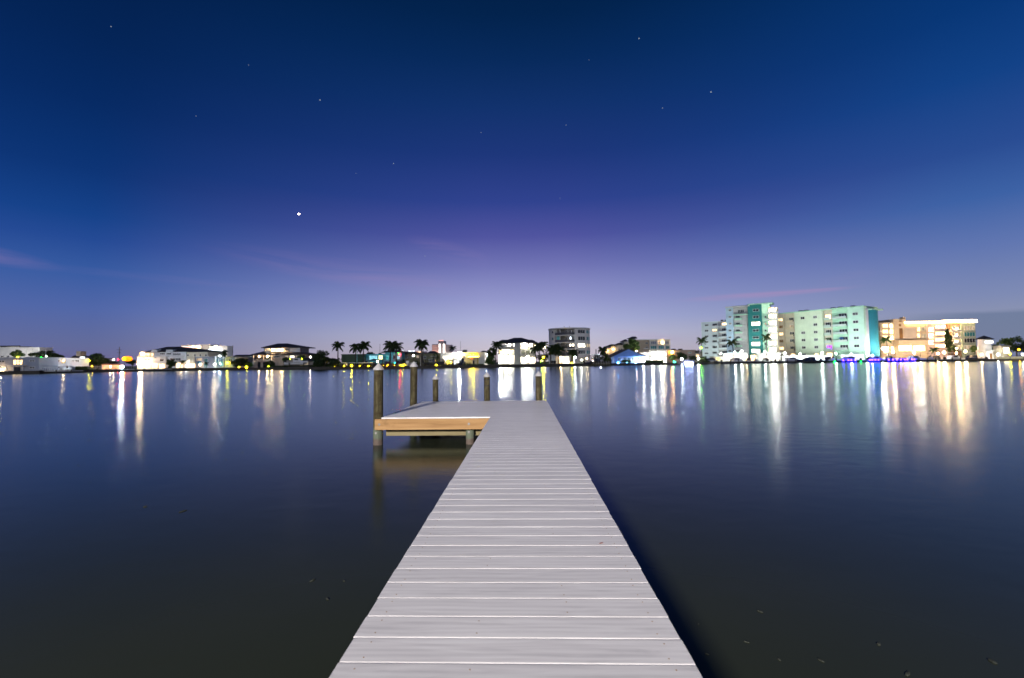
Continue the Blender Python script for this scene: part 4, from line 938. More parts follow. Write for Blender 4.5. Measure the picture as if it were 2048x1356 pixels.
for x0, x1 in ((1042, 1050), (1052, 1060), (1062, 1070)): b.w(x0, 700, x1, 710, glass('olive', (.1, .1, .05)), mull=1)
b.rail(1041, 707.5, 1073, 711.5, trim, 1.6)
b.lamp(1012, 704.5, LW, .3, 1.2); b.lamp(1001, 711, LB, .30, 1.0); b.lamp(1020, 712, LW, .2, 1.0); b.lamp(1048, 688, LW, .26, .8); b.lamp(1062, 690, LW, .24, .8); b.lamp(1055, 713, LW, .26, 1.0)
for x in (996.6, 1017.5, 1028.5): b.col(x, 708.3, None, trim, .13, 1.5)
palm(994, 142, 691, 'leaning dark palm against the blazing white house', 1.0, lean=.5, seed=14, n=18, royal=False); tree(984, 146, 694, 21, 'dark leafy tree beside the leaning palm', leafd, n=1500, py_bot=719)
tree(983, 143, 713, 30, 'green lit shrubs at the blazing house corner', leafg, n=1100, py_bot=729, squash=.5)
palm(1071, 145, 698, 'dark palm at the blazing house corner', .95, seed=15, royal=False, n=18); palm(1079, 147, 692, 'taller dark palm beside the blazing house corner', 1.05, seed=16, royal=False, n=18)
palm(1087.5, 162, 689, 'palm lit amber behind the dark ones', .9, seed=17, fr=FRG, royal=False); flood(1087, 714, 160.5, LY, 'amber floodlight below the lit palm', .3)
lamp_post(1090.5, 695, 161, LWA, 'amber globe lamp within the lit palm crown', .2)
for px, py, s, sd, lb in ((1101, 700, .9, 18, 'dark palm left of the closed umbrellas'), (1110, 696, 1.0, 19, 'dark palm over the closed umbrellas'), (1117, 701, .9, 20, 'dark palm before the round tower balconies'), (1146, 706, .95, 21, 'dark palm before the round tower glazing')):
    palm(px, 146, py, lb.replace('left of', 'beside'), s, seed=sd, royal=False, n=16)
tree(1108, 149, 694, 22, 'dark leafy tree behind the palms at the round tower', leafd, n=1200, py_bot=710)
hedge(1000, 1100, 137, 731.5, 'low dark hedge before the blazing white house', leafd, 15, 1500); hedge(1075, 1092, 140, 727, 'bright green lit hedge by the closed umbrellas', leafg, 16, 500)
lamp_post(1083, 722, 139, LIME, 'lime lamp over the bright green hedge', .2)
for px, lb in ((1098, 'closed white umbrella nearest the bright green hedge'), (1105, 'closed white umbrella in the middle of three'), (1109, 'closed white umbrella nearest the tower garage'), (1139.5, 'closed white umbrella nearest the round tower glazing')):
    umbrella(px, 143, 710, lb, canw, .33)
for px, lb in ((1104.5, 'black covered grill by the closed umbrellas'), (1109.5, 'black covered grill by the garage light')):
    r = empty('grill', lb, 'grill', (X_at(px, 140), 140, GZ)); MB().lathe([(.3, .45), (.42, .6), (.42, .85), (.3, 1.1), (.05, 1.2)], 10).obj('cover', blk, r); [MB().tube((a_, b_, -.02), (a_ * .8, b_ * .8, .5), .04).obj('leg', blk, r) for a_, b_ in ((-.25, 0), (.25, 0), (0, .25))]

# round tower
YC, RAD = 178.0, 8.25
cx = X_at(1143.5, YC); rt = empty('apartment_tower', 'round five storey apartment tower with curved balconies', 'building', (cx, YC + RAD, GZ))
def zpy(py, px=1143, Y=YC): return at(px, py, Y).z - GZ
def ang(px):
    if px < 1103.5: return -1.75
    if px > 1184: return 1.75
    return math.asin(max(-.999, min(.999, (X_at(px, YC + RAD * .35) - cx) / (RAD * 1.02))))
def arc(name, p0, p1, r0, r1, z0, z1, mat, parent=None, seg=None):
    a0, a1 = ang(p0), ang(p1); k = seg or max(1, int(abs(a1 - a0) / .12)); v = []; f = []
    for i in range(k + 1):
        a = a0 + (a1 - a0) * i / k
        for r, z in ((r0, z0), (r1, z0), (r1, z1), (r0, z1)): v.append((r * math.sin(a), -r * math.cos(a), z))
    for i in range(k):
        for j in range(4): f.append((i * 4 + j, i * 4 + (j + 1) % 4, (i + 1) * 4 + (j + 1) % 4, (i + 1) * 4 + j))
    f += [(3, 2, 1, 0), (k * 4, k * 4 + 1, k * 4 + 2, k * 4 + 3)]
    return mk(name, v, f, mat, parent or rt)
twall = M('tower_stucco', (.54, .54, .52)); tdk = M('tower_recess', (.10, .095, .085)); zs = [0] + [zpy(p) for p in (711.5, 698, 684.5, 670, 657)]
def full(name, r, z0, z1, mat):
    return MB().lathe([(r, z0), (r, z1)], 48).obj(name, mat, rt)
full('core', RAD - 1.5, -.1, zs[5], tdk); full('roof_slab', RAD + .15, zs[5], zs[5] + .45, twall); 
for i in range(1, 5): full('floor_slab', RAD, zs[i] - .18, zs[i] + .12, twall)
PL, PC, PR = 1109.5, 1150, 1184.5
for i in range(5):
    z0, z1 = zs[i] + (.125 if i else 0), zs[i + 1] - .19
    arc('end_wall', 1102.5, PL, RAD - 1.48, RAD - .02, z0, z1, twall); arc('column', PC - 1.0, PC + 1.6, RAD - 1.48, RAD + .06, z0, z1, twall)
    arc('wall', PC + 1.7, PR - .2, RAD - 1.48, RAD - .04, z0, z1, twall)
    if i:
        h = z1 - z0
        wl = W_COOL if i == 2 else (gdk if i > 2 else glass('grey'))
        if i == 2: wl = W_WHITE2
        f_ = arc('window', 1155, 1171, RAD - .1, RAD + .02, z0 + h * .22, z1 - h * .10, trim); arc('pane', 1155.6, 1160.4, RAD, RAD + .04, z0 + h * .27, z1 - h * .15, wl, f_); arc('pane', 1161, 1165.4, RAD, RAD + .04, z0 + h * .27, z1 - h * .15, wl, f_); arc('pane', 1166, 1170.4, RAD, RAD + .04, z0 + h * .27, z1 - h * .15, wl, f_)
        for a, c in ((1174, 1178.4), (1179.3, 1183)):
            f_ = arc('window', a, c, RAD - .1, RAD + .02, z0 + h * .2, z1 - h * .1, trim); arc('pane', a + .5, c - .5, RAD, RAD + .04, z0 + h * .26, z1 - h * .16, gte if i != 2 else W_DIM, f_)
        for a, c, mt in ((1112, 1116, gdk), (1128, 1132.5, gdk), (1138, 1149, W_WHITE2 if i == 2 else gdk)):
            f_ = arc('window', a, c, RAD - 1.5, RAD - 1.42, z0, z1 - h * .12, trim); arc('pane', a + .5, c - .5, RAD - 1.42, RAD - 1.39, z0 + .1, z1 - h * .18, mt, f_)
        arc('railing', PL + .3, PC - 1.3, RAD - .12, RAD - .07, z0, z0 + .95, glass('rail', (.06, .06, .06)))
        for q in (1119, 1135): arc('column', q, q + .9, RAD - .3, RAD - .05, z0 + .96, z1, twall)
        f_ = arc('window', 1104.2, 1107.6, RAD - .1, RAD + .02, z0 + h * .3, z1 - h * .15, trim); arc('pane', 1104.7, 1107.1, RAD, RAD + .04, z0 + h * .36, z1 - h * .2, gte if i == 3 else gdk, f_)
f_ = arc('blind', 1112.5, 1118, RAD - .5, RAD - .4, zs[3] + .2, zs[4] - .4, M('teal_blind', (.12, .5, .5))); f_ = arc('lit_door', 1139.5, 1142, RAD - 1.38, RAD - 1.3, zs[3] + .5, zs[4] - .6, W_COOL)
for a, c, mt in ((1111, 1117, W_WARM2), (1118, 1127, W_WHITE2), (1128, 1137, W_WHITE2), (1146.5, 1152, W_COOL)): arc('lit_bay', a, c, RAD - 1.4, RAD - 1.3, .1, zs[1] - .4, mt)
arc('garage_door', 1156, 1170, RAD, RAD + .06, .1, zs[1] - .6, M('pale_door', (.5, .5, .42)))
for q in (1130, 1141): MB().tube((X_at(q, YC + 3) - cx, -4, zs[5] + .45), (X_at(q, YC + 3) - cx, -4, zs[5] + 1.3), .09, n=6).obj('roof_vent', metal, rt)
for px, py, m_, lb in ((1150, 714, LC, 'cool white lamp at the round tower base'), (1143.5, 726, LY, 'yellow lamp beside the tower umbrella'), (1122, 714, LWA, 'warm lamp over the tower garage'), (1174, 717, LWA, 'warm lamp by the tower side door'), (1119, 700, LWA, 'warm balcony level lamp before the round tower')):
    lamp_post(px, py, 165 if py < 720 else 145, m_, lb, .22)
lamp_post(1163, 720, 150, LW, 'white lamp on the lawn before the round tower garage door', .16)
hedge(1150, 1215, 147, 727.5, 'low dark hedge before the round tower', leafd, 21, 900)

# ================================================================ blue gabled house and its neighbours
b = F('boat_shelter', 'flat white carport roof between the round tower and the boats', 'shelter', 1185, 160, 1203, 160)
b.bx('roof_panel', 1185, 708, 1203, 709.6, canw, 0, 5)
for x in (1186, 1202): b.col(x, 709.6, None, trim, .1, -.2)
b.lamp(1201, 709, LC, .12, .2)
boat(1192, 142, 7.0, .5, .1, 'large sport boat with dark hardtop beside the round tower', 'cabin', hullb); boat(1203, 141, 6.0, .45, -.1, 'grey canvas covered boat beside the blue house', 'cc', M('grey_gelcoat', (.22, .22, .24), .3), M('grey_canvas', (.2, .2, .22)))
boat_lift(1206, 139.5, 'dark posted lift with tan beam beside the blue house', 4.5, 3, 2.5)
jetty(1184, 1222, 138.5, 1.4, 'dark jetty under the sport boats', z=.6, nposts=8)
mast(1192, 175, 700, 'short dark twin vent behind the carport', 'vent_pole', 'pole', .25); mast(1197, 175, 701, 'shorter dark vent behind the carport', 'vent_pole', 'pole', .2)
palm(1206, 152, 700, 'bushy dark palm beside the blue gabled house', .9, seed=22, royal=False, n=17); tree(1208, 151, 704, 20, 'dark tree beside the blue gabled house', leafd, n=1300, py_bot=725)
tree(1218, 149, 714, 12, 'green shrub at the blue house corner', leafg, n=600, py_bot=727)
b = F('house', 'blue gabled boathouse with white windows glowing blue', 'house', 1224, 158, 1291, 158)
def gable(fc, pl, pr, pe, pk, pt, depth, mat, rmat):
    u0, z0 = fc.uv(pl, pe); u1, _ = fc.uv(pr, pe); uk, zk = fc.uv(pk, pt)
    mk('gable_wall', [(u0, 0, -.1), (u1, 0, -.1), (u1, 0, z0), (uk, 0, zk), (u0, 0, z0), (u0, depth, -.1), (u1, depth, -.1), (u1, depth, z0), (uk, depth, zk), (u0, depth, z0)],
       [(0, 1, 2, 3, 4), (9, 8, 7, 6, 5), (0, 4, 9, 5), (1, 6, 7, 2), (4, 3, 8, 9), (3, 2, 7, 8)], mat, fc.root)
    sl = (zk - z0) / max(.1, uk - u0); sr = (zk - z0) / max(.1, u1 - uk); e = .7; t = .2
    for a, za, s_ in ((u0 - e, z0 - sl * e, 1), (u1 + e, z0 - sr * e, -1)):
        v = [(a, -.6, za + .02), (uk, -.6, zk + .02), (uk, depth + .4, zk + .02), (a, depth + .4, za + .02), (a, -.6, za + t), (uk, -.6, zk + t), (uk, depth + .4, zk + t), (a, depth + .4, za + t)]
        mk('roof', v, BOXF, rmat, fc.root)
gable(b, 1226, 1289, 712.5, 1256.5, 698.5, 12, blu, roofm)
u0, zz = b.uv(1226, 712.5); MB().box(u0 - .2, b.uv(1292, 712)[0], -1.8, -.05, zz - .25, zz - .1).obj('porch_roof', blu, b.root)
for x in (1239, 1250, 1258.5, 1266.5, 1278): b.w(x - 3, 715.2, x + 3, 721.5, gbl, trim)
for x in (1227, 1244.5, 1254, 1262.5, 1272, 1285): b.col(x, 714, None, trim, .09, 1.7)
b.bx('porch_floor', 1226, 725.5, 1290, None, M('blue_deck', (.2, .3, .45)), 1.9, 0)
for px, lb in ((1236, 'blue floodlight under the first blue house window'), (1254, 'blue floodlight under the gable peak'), (1272, 'blue floodlight under the last blue house window')): flood(px, 726, 154, LM('house_blue', (.03, .30, 1.0), 230), lb, .2)
tree(1252, 153.5, 719.5, 22, 'dark bushes on the blue house porch front', leafd, n=800, py_bot=726, squash=.3)
b = F('apartment_building', 'stepped cream apartment block with small dark roofs behind the blue house', 'building', 1208, 222, 1262, 222)
for x0, y0, x1 in ((1208, 697, 1222), (1222.3, 693, 1234), (1234.3, 690, 1248), (1248.3, 684, 1262)): b.block(x0, y0, x1, None, cre, 0, 10)
for x0, x1, y in ((1216, 1232, 692.5), (1231, 1246, 690), (1245, 1256, 682.5), (1259, 1275, 677)): b.hip(x0, x1, y, x0 + 5, x1 - 4, y - 4, 6, .3)
for x in (1213, 1227, 1238, 1243, 1252): b.w(x - 1.4, 697, x + 1.4, 701, gdk, mull=0)
b.lamp(1227, 698.5, LWA, .22, .4); b.lamp(1215, 702, LWA, .2, .4)
tree(1264, 168, 676.5, 34, 'large green tree standing tall behind the blue house', leafg, n=4200, py_bot=706, seed=12, leaf=.34); lamp_post(1273, 702, 166.5, LWA, 'small warm lamp under the large green tree', .18); flood(1262, 703, 165, LWA, 'warm floodlight behind the blue roof peak', .2)
b = F('apartment_building', 'tan apartment block with cream balconies behind the floodlit house', 'building', 1272, 218, 1341, 218)
b.block(1272, 680, 1300, None, tan, 0, 11); b.block(1300.3, 680, 1341, None, cre, .3, 11); b.bx('roof_edge', 1276, 678.5, 1338, 680, trim, .6, 0)
b.w(1291, 684.5, 1296, 688, gdk); b.w(1291, 693, 1296, 696, gdk); b.bx('balcony_shade', 1288, 696.5, 1297, 698, trim, .7, -.01)
for x0, x1 in ((1301, 1313), (1317, 1328), (1331, 1339)):
    b.w(x0, 682.5, x1, 689, glass('lav', (.16, .17, .2)), out=.3, mull=2); b.w(x0, 691.5, x1, 698, gte, out=.3, mull=2); b.rail(x0 - 1, 687.5, x1 + 1, 690.4, trim, 1.4)
for x in (1300.5, 1315, 1329.6, 1340): b.bx('pilaster', x - .8, 680.3, x + .8, None, trim, .7, -.31)
b.lamp(1325, 685.5, LWA, .34, .9)
b = F('house', 'overexposed white floodlit house beside the blue gabled one', 'house', 1280, 168, 1334, 168)
b.block(1280, 706.5, 1300, None, wht, 0, 8); b.block(1300.3, 702.5, 1334, None, wht, .5, 9)
for x0, x1, y0, y1 in ((1302, 1311, 704.5, 711), (1314, 1324, 704.5, 711), (1326, 1333, 704.5, 711), (1302, 1312, 714, 727), (1314, 1324, 714, 727), (1326, 1333, 714, 727)): b.w(x0, y0, x1, y1, W_WHITE2, out=.5)
b.w(1283, 710, 1290, 715, W_DIM); b.w(1292, 710, 1298, 715, W_WHITE)
lamp_post(1287, 721.5, 155, LB, 'dazzling white globe lamp before the floodlit white house', .36); lamp_post(1305, 706, 162, LB, 'high white globe lamp before the floodlit white house', .3); lamp_post(1322, 716, 160, LB, 'white globe lamp by the floodlit house lawn', .3); lamp_post(1330, 722, 157, LWA, 'warm low lamp at the floodlit house end', .2)
hedge(1292, 1326, 152, 720.5, 'pale leafy hedge before the dazzling lamp', leafg, 23, 900)
b = F('building', 'flat taupe building with one orange wall lamp beyond the floodlit house', 'building', 1334.6, 180, 1391, 180)
b.block(1334.6, 701, 1391, None, tau, 0, 9); b.w(1376, 703.5, 1383, 707, gte); b.lamp(1343, 705.3, LO, .4, .5); b.lamp(1344.5, 704, LWA, .3, .5); b.w(1350, 704, 1357, 708, gdk)
for x in (1346, 1359): b.bx('roof_unit', x, 697.5, x + 6, 700.6, dtrim, -2, 4)
tree(1345.5, 161, 709, 16, 'small tree lit emerald beside the taupe building', leafg, n=900, py_bot=721); flood(1349, 724, 158, LM('emerald', (.004, 1, .35), 80), 'emerald floodlight under the small tree', .2)
tree(1364, 163, 705, 26, 'dark spreading tree before the taupe building', leafd, n=1500, py_bot=721); tree(1384, 164, 710, 18, 'dark shrub between the taupe building and round bush', leafd, n=800, py_bot=727)
lamp_post(1364, 718, 153, LC, 'cool white globe lamp on the small white dock', .28); lamp_post(1397, 717.5, 156, LW, 'white globe lamp beside the round dark bush', .27)
tree(1407, 157, 712, 24, 'round dark bush at the condominium corner', leafd, n=1500, py_bot=730)
jetty(1353, 1388, 148, 1.8, 'small dock with white rail and glowing water lights', z=.5, rail=True, mat=trim)
for i, px in enumerate((1371, 1375.5, 1380, 1384.5)):
    p = at(px, 726.5, 147.6); o = empty('dock_light', 'blue white light on the small white railed dock', 'light', (p.x, p.y, .45), 0, 'blue white lights in a row on the small dock')
    MB().ball((0, 0, .05), .17, 8, 6).obj('lens', LPW, o, True); MB().box(-.1, .1, .1, .42, -.02, .3).obj('bracket', dtrim, o)
b = F('house', 'low cream house glimpsed between round bush and taupe building', 'house', 1388, 200, 1404, 200)
b.block(1388, 707, 1404, None, cre, 0, 6); b.w(1392, 709, 1398, 714, W_WARM)
palm(1403, 170, 681, 'palm lit lime green before the condominium left wing', .95, seed=24, fr=FRG, royal=False); flood(1402, 696, 168.5, LM('lime_strong', (.2, 1, .004), 160), 'lime green floodlight on a stake before the left wing', .2)

# ================================================================ turquoise condominium
cgr = M('condo_blue_white', (.58, .64, .66)); cgr2 = M('condo_grey', (.40, .40, .40)); tealp = M('condo_teal', (.010, .15, .14)); mint = M('condo_mint', (.36, .60, .44)); condoc = M('condo_cream', (.62, .54, .38))
cond = F('condominium', 'seven storey turquoise and white condominium with stacked balconies', 'building', 1453, 199, 1556, 189)
cb = cond
cb.block(1453, 614, 1467, None, M('condo_pale_blue', (.38, .52, .62)), .6, 7); cb.block(1467.3, 612, 1496.6, None, cgr2, -.8, 7); cb.block(1496.9, 608.5, 1524.8, None, tealp, .9, 7); cb.block(1525.1, 608, 1541, None, mint, 0, 7)
cb.bx('roof_canopy', 1450, 612.2, 1499, 613.9, trim, 1.4, 4); cb.bx('roof_canopy', 1495, 606.2, 1546, 608.0, mint, 1.6, 5)
cb.bx('floor_band', 1466, 628, 1497, 630, mint, .3, .75)
rows = [620.5, 634, 647.3, 661, 675, 688, 702]
for i, y in enumerate(rows):
    lit = i in (2, 5, 6)
    cb.w(1503 if lit else 1505.5, y - (4 if lit else 2.6), 1520.5 if lit else 1518, y + (4 if lit else 2.6), W_WHITE2 if lit else gdk, tealp if lit else trim, .9, 2 if lit else 1)
    if i: cb.w(1472, y - 2.6, 1480, y + 2, gdk, out=-.8); cb.bx('balcony', 1469, y + 2.2, 1483.5, y + 5.6, mint, .5, .78)
    else: cb.w(1475, y - 1, 1488, y + 5.5, gdk, out=-.8, mull=3)
    cb.w(1457, y - 2, 1463, y + 2, glass('grey'), out=.6)
    if i: cb.w(1529, y - 2, 1533, y + 2, W_DIM if i in (2, 6) else gdk, mull=0)
cb.w(1501, 709.5, 1523, 721.5, W_WARM2, tealp, .9, 3)
for i, y in enumerate((620, 633, 646.5, 660, 673.5, 687, 700)):
    cb.w(1537, y - 5, 1553.5 if i else 1549, y + 3.5, W_WARM2 if i == 0 else W_WHITE2, condoc, .3, 2); cb.bx('balcony', 1533, y + 3.8, 1555, y + 6.4, trim, 1.6, .0); 
cb.block(1541.2, 616, 1556, None, condoc, .2, 7)
cb.lamp(1545, 620, LW, .36, 1.2)
# left wing
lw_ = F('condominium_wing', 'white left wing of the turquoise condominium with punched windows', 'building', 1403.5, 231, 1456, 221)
lw_.block(1403.5, 644.5, 1436, None, cgr, 0, 5); lw_.block(1436.2, 643, 1462, None, cgr2, -.5, 5)
for r_ in range(6):
    y = 650.5 + r_ * 11.1 + (0.6 if r_ > 3 else 0)
    lw_.w(1409.5, y - 1.7, 1417, y + 1.7, gdk if r_ not in (0, 5) else glass('grey')); lw_.w(1425, y - 3.6, 1434, y + 1.0, gdk if r_ != 1 else W_WARM, mull=2); lw_.bx('balcony', 1423, y + 1.2, 1436, y + 4.2, cgr, 1.2, -.01)
    lw_.w(1444, y - 5.2, 1455, y - .2, W_WARM2 if r_ == 0 else gdk, out=-.5, mull=2); lw_.bx('balcony', 1438, y + .2, 1455, y + 3.4, cgr, .9, .45)
for x in (1441, 1449): lw_.bx('roof_unit', x, 639.5, x + 4, 642, dtrim, -3, 4)
# main wing
mw = F('condominium_wing', 'long mint green right wing of the condominium with balconies', 'building', 1556.4, 200, 1731, 174)
u = lambda px: mw.uv(px, 700)[0]
ztop = mw.uv(1650, 620)[1]; fl = ztop / 6.62; D14 = 12.0
for n_, a, c, mt, o_ in (('wall', 1556.4, 1570, condoc, .3), ('wall', 1570.2, 1591, cre, -.9), ('wall', 1591.2, 1648, M('condo_lemon', (.54, .64, .48)), 0), ('wall', 1648.2, 1665, cre, -.9), ('wall', 1665.2, 1698, mint, -.9), ('wall', 1698.2, 1731, M('condo_pale_mint', (.44, .66, .52)), 0)):
    MB().box(u(a), u(c), -o_, D14, -.15, ztop).obj(n_, mt, mw.root)
MB().box(u(1556) - .2, u(1731) + .3, -.5, D14 + .3, ztop + .002, ztop + .35).obj('roof_slab', mint, mw.root)
for i in range(6):
    z0 = .9 + fl * i; h = fl
    for px, wd, mt in ((1608, 8, gdk), (1633, 8, gdk), (1714, 11, gdk)):
        if (i == 4 and px == 1608) or (i == 0 and px == 1714): continue
        m_ = glass('grey') if (i * 7 + px) % 3 == 0 else mt
        if i == 0 and px == 1633: m_ = W_WARM2
        mw.wz(u(px - wd / 2), u(px + wd / 2), z0 + .95, z0 + 2.05, m_, trim, 0, 1)
    for a, c, k in ((1573, 1589, 0), (1650.5, 1663.5, 1), (1669, 1696, 2)):
        m_ = W_WARM2 if (k == 1 and i in (0, 5)) or (k == 0 and i == 0) else (W_DIM if (k == 0 and i in (4,)) else gdk)
        if k == 1 and i == 1: m_ = W_PUR
        if k == 2 and i == 0: continue
        mid = a + (c - a) * .35
        mw.wz(u(mid if k != 1 else a + 1), u(c - 1), z0 + .35, z0 + 2.15, m_, trim, -.9, 2)
        bal = MB().box(u(a) + .02, u(c) - .02, -.55, .88, z0 - .02, z0 + .14).obj('balcony', cre if k == 0 else mint, mw.root)
        MB().box(u(a) + .02, u(c) - .02, -.55, -.47, z0 + .145, z0 + 1.0).obj('parapet', M('condo_parapet', (.42, .5, .46)) if k else condoc, bal)
    mw.wz(u(1558), u(1568.5), z0 + .4, z0 + 2.1, W_WARM if i % 2 else glass('amber', (.2, .1, .03)), condoc, .3, 2)
    MB().box(u(1557.2), u(1569.5), -.75, -.31, z0 - .1, z0 + .9).obj('balcony', condoc, mw.root)
for px, mt, zz_ in ((1657, leafg, 2), (1684, M('blue_parasol', (.05, .18, .6)), 2)):
    MB().lathe([(1.0, 0), (.5, .35), (.03, .5)], 10, (u(px), -.2, .9 + fl * zz_ + 1.5)).tube((u(px), -.2, .9 + fl * zz_ + .16), (u(px), -.2, .9 + fl * zz_ + 1.5), .03, n=5).obj('balcony_umbrella', mt, mw.root)
for px in (1595, 1606, 1660, 1674, 1700): MB().box(u(px), u(px + 7), 2, 4.5, ztop + .36, ztop + .95).obj('roof_unit', dtrim, mw.root)
# teal end column
ec = F('condominium_end', 'rounded teal stair column closing the condominium right wing', 'building', 1731.5, 174.5, 1758, 177)
uA, _ = ec.uv(1731.7, 660); uB, _ = ec.uv(1738, 660); zT = ec.uv(1740, 617)[1]; MB().box(uA, uB, 0, 10, -.1, zT).obj('side_wall', lgr, ec.root)
uC, _ = ec.uv(1757.5, 660); rC = (uC - uB) / 2; MB().lathe([(rC, -.1), (rC, zT - .6)], 28, ((uB + uC) / 2, rC * .55, 0)).obj('stair_column', M('condo_sea_teal', (.015, .17, .22)), ec.root)
MB().box(uB - .1, uC + 1.1, -1.2, 8, zT - .59, zT - .1).obj('roof_canopy', mint, ec.root); MB().box(uC - .2, uC + .9, -.4, 2, zT * .55, zT * .55 + .3).obj('ledge', trim, ec.root)
# the wings and the end column belong to the one condominium
for wing in (lw_, mw, ec):
    bpy.context.view_layer.update()
    mloc = cond.root.matrix_world.inverted() @ wing.root.matrix_world
    for ch in list(wing.root.children):
        ch.parent = cond.root; ch.matrix_parent_inverse = Matrix.Identity(4); ch.matrix_basis = mloc @ ch.matrix_basis
    bpy.data.objects.remove(wing.root)
cond.root['label'] = 'seven storey turquoise and mint condominium with stacked balconies and two wings'
# podium, lamps and pool deck
pd = F('pool_pavilion', 'low white glowing pavilion along the condominium base', 'pavilion', 1428, 183, 1560, 183)
pd.block(1447, 707.5, 1494, None, wht, 0, 5); pd.block(1526, 706.5, 1562, None, wht, 0, 5); pd.block(1428, 714, 1446.7, None, cre, 0, 4)
for x0, x1, mt in ((1449, 1459, W_WHITE2), (1461, 1472, W_WHITE2), (1474, 1484, W_WHITE), (1486, 1493, W_WARM2), (1528, 1538, W_WHITE2), (1540, 1550, W_WHITE2), (1552, 1560, W_WHITE), (1432, 1440, W_YEL)): pd.w(x0, 712 if x0 > 1445 else 715.5, x1, 721, mt, trim, 0, 1)
hd = F('marina_office', 'long low white canopy roof along the mint wing base', 'canopy', 1564, 178, 1730, 168)
hd.bx('roof_panel', 1564, 711.5, 1660, 713, canw, 1.5, 4); hd.bx('roof_panel', 1682, 709.5, 1728, 711, canw, 1.5, 4)
hd.bx('back_wall', 1566, 713.2, 1659, None, lgr, -2.5, 3.2); hd.bx('back_wall', 1684, 711.2, 1726, None, lgr, -2.5, 3.2)
for x in (1566, 1590, 1614, 1638, 1658, 1684, 1706, 1727): hd.col(x, 712, None, trim, .1, 1.3)
for px, py, Y, m_, r, lb in ((1442, 708, 204, LBC, .7, 'dazzling white globe lamp before the condominium left wing'), (1470, 705, 178, LBC, .42, 'white globe lamp before the grey balcony bay'), (1483, 703, 175, LW, .42, 'white globe lamp nearest the teal bay'), (1493, 712, 173, LWA, .34, 'warm globe lamp nearest the teal bay'),
                            (1530, 704, 175, LBC, .42, 'white globe lamp right after the teal bay'), (1548, 708, 174, LBC, .42, 'white globe lamp under the lit balcony stack'), (1569.5, 706.5, 174, LBC, .45, 'dazzling white globe lamp before the cream pillar'), (1600, 708, 172, LBC, .3, 'white globe lamp under the lemon wall'), (1644, 705.8, 170, LBC, .45, 'dazzling white globe lamp under the lemon and mint wall'),
                            (1672, 707, 168, LBC, .3, 'white globe lamp under the mint balconies'), (1703, 708, 166, LBC, .35, 'white globe lamp under the pale mint wall'), (1734, 706, 165, LBC, .5, 'dazzling white globe lamp at the teal stair column'), (1745, 711, 163, LBC, .36, 'white globe lamp low beside the teal stair column')):
    lamp_post(px, py, Y, m_, lb.replace('right after', 'just beyond'), r * .72)
for px, Y, py, sz, sd, lb, fr in ((1464, 177, 685, 1.0, 41, 'leaning dark palm before the pale blue bay', FR), (1533, 178, 675, 1.1, 42, 'tall palm before the lit balcony stack', FRG)):
    palm(px, Y, py, lb, sz, lean=-.6 if px < 1500 else .4, seed=sd, royal=False, fr=fr, n=15)
car = empty('parked_car', 'silver parked car beside the round dark bush', 'car', (X_at(1424, 172.5), 172.5, GZ))
MB().add([(-2.1, -.85, .3), (2.1, -.85, .3), (2.1, .85, .3), (-2.1, .85, .3), (-2.1, -.82, .85), (2.0, -.82, .8), (2.0, .82, .8), (-2.1, .82, .85)], BOXF).obj('body', M('silver_paint', (.4, .41, .42), .3, metal=.5, bump=0), car)
MB().add([(-1.6, -.78, .86), (1.1, -.78, .84), (1.1, .78, .84), (-1.6, .78, .86), (-1.1, -.62, 1.42), (.4, -.62, 1.42), (.4, .62, 1.42), (-1.1, .62, 1.42)], BOXF).obj('cabin', gdk, car)
for x in (-1.3, 1.3):
    for y in (-.86, .68): MB().tube((x, y, .31), (x, y + .18, .31), .31, n=14).obj('wheel', blk, car)

# ================================================================ warm terraced hotel and marina
orn = M('hotel_beige', (.55, .44, .30))
HT_L = G('hotel_bright', (1.0, 0.68, 0.38), 8.0, .5); HT_M = G('hotel_mid', (1.0, 0.62, 0.30), 4.0, .5)
ht = F('hotel', 'warm lit terraced hotel with a blazing golden roof edge', 'hotel', 1762, 192, 1954, 190)
ht.block(1762, 646, 1789, None, orn, 0, 12); ht.block(1789.3, 639, 1809, None, orn, .8, 10); ht.block(1809.3, 648, 1856, None, orn, -.4, 12); ht.block(1856.3, 647, 1894, None, pnk, .2, 12); ht.block(1894.3, 646, 1924, None, M('hotel_brown', (.20, .11, .06)), -.5, 12); ht.block(1924.3, 648, 1952.5, None, M('hotel_glass_green', (.30, .36, .28)), 0, 12)
ht.bx('chimney', 1807, 634, 1811, 650, orn, .2, 2)
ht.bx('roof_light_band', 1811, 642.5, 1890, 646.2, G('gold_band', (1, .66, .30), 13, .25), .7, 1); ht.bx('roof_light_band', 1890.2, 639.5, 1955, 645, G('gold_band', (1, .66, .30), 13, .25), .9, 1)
for x0, x1, y0, y1 in ((1797, 1804, 641, 643.8), (1797, 1802.5, 647.5, 653), (1798, 1806, 656, 678)): ht.w(x0, y0, x1, y1, glass('amber', (.12, .05, .02)), orn, .8, 0)
for y0 in (647.5, 659, 671): ht.w(1765, y0, 1776, y0 + 8, HT_M, orn, 0); ht.w(1779, y0, 1788, y0 + 9, HT_L, orn, 0)
ht.bx('blank_panel', 1808, 655, 1832, 677.5, M('hotel_panel', (.5, .42, .34)), .6, .35)
for y0 in (654, 667): ht.w(1834, y0, 1840, y0 + 9, HT_M, orn, -.4); ht.w(1842, y0, 1854, y0 + 9, W_DIM, orn, -.4)
for y0 in (654.5, 667, 680): ht.w(1857, y0, 1867.5, y0 + 9.5, HT_L, orn, .2)
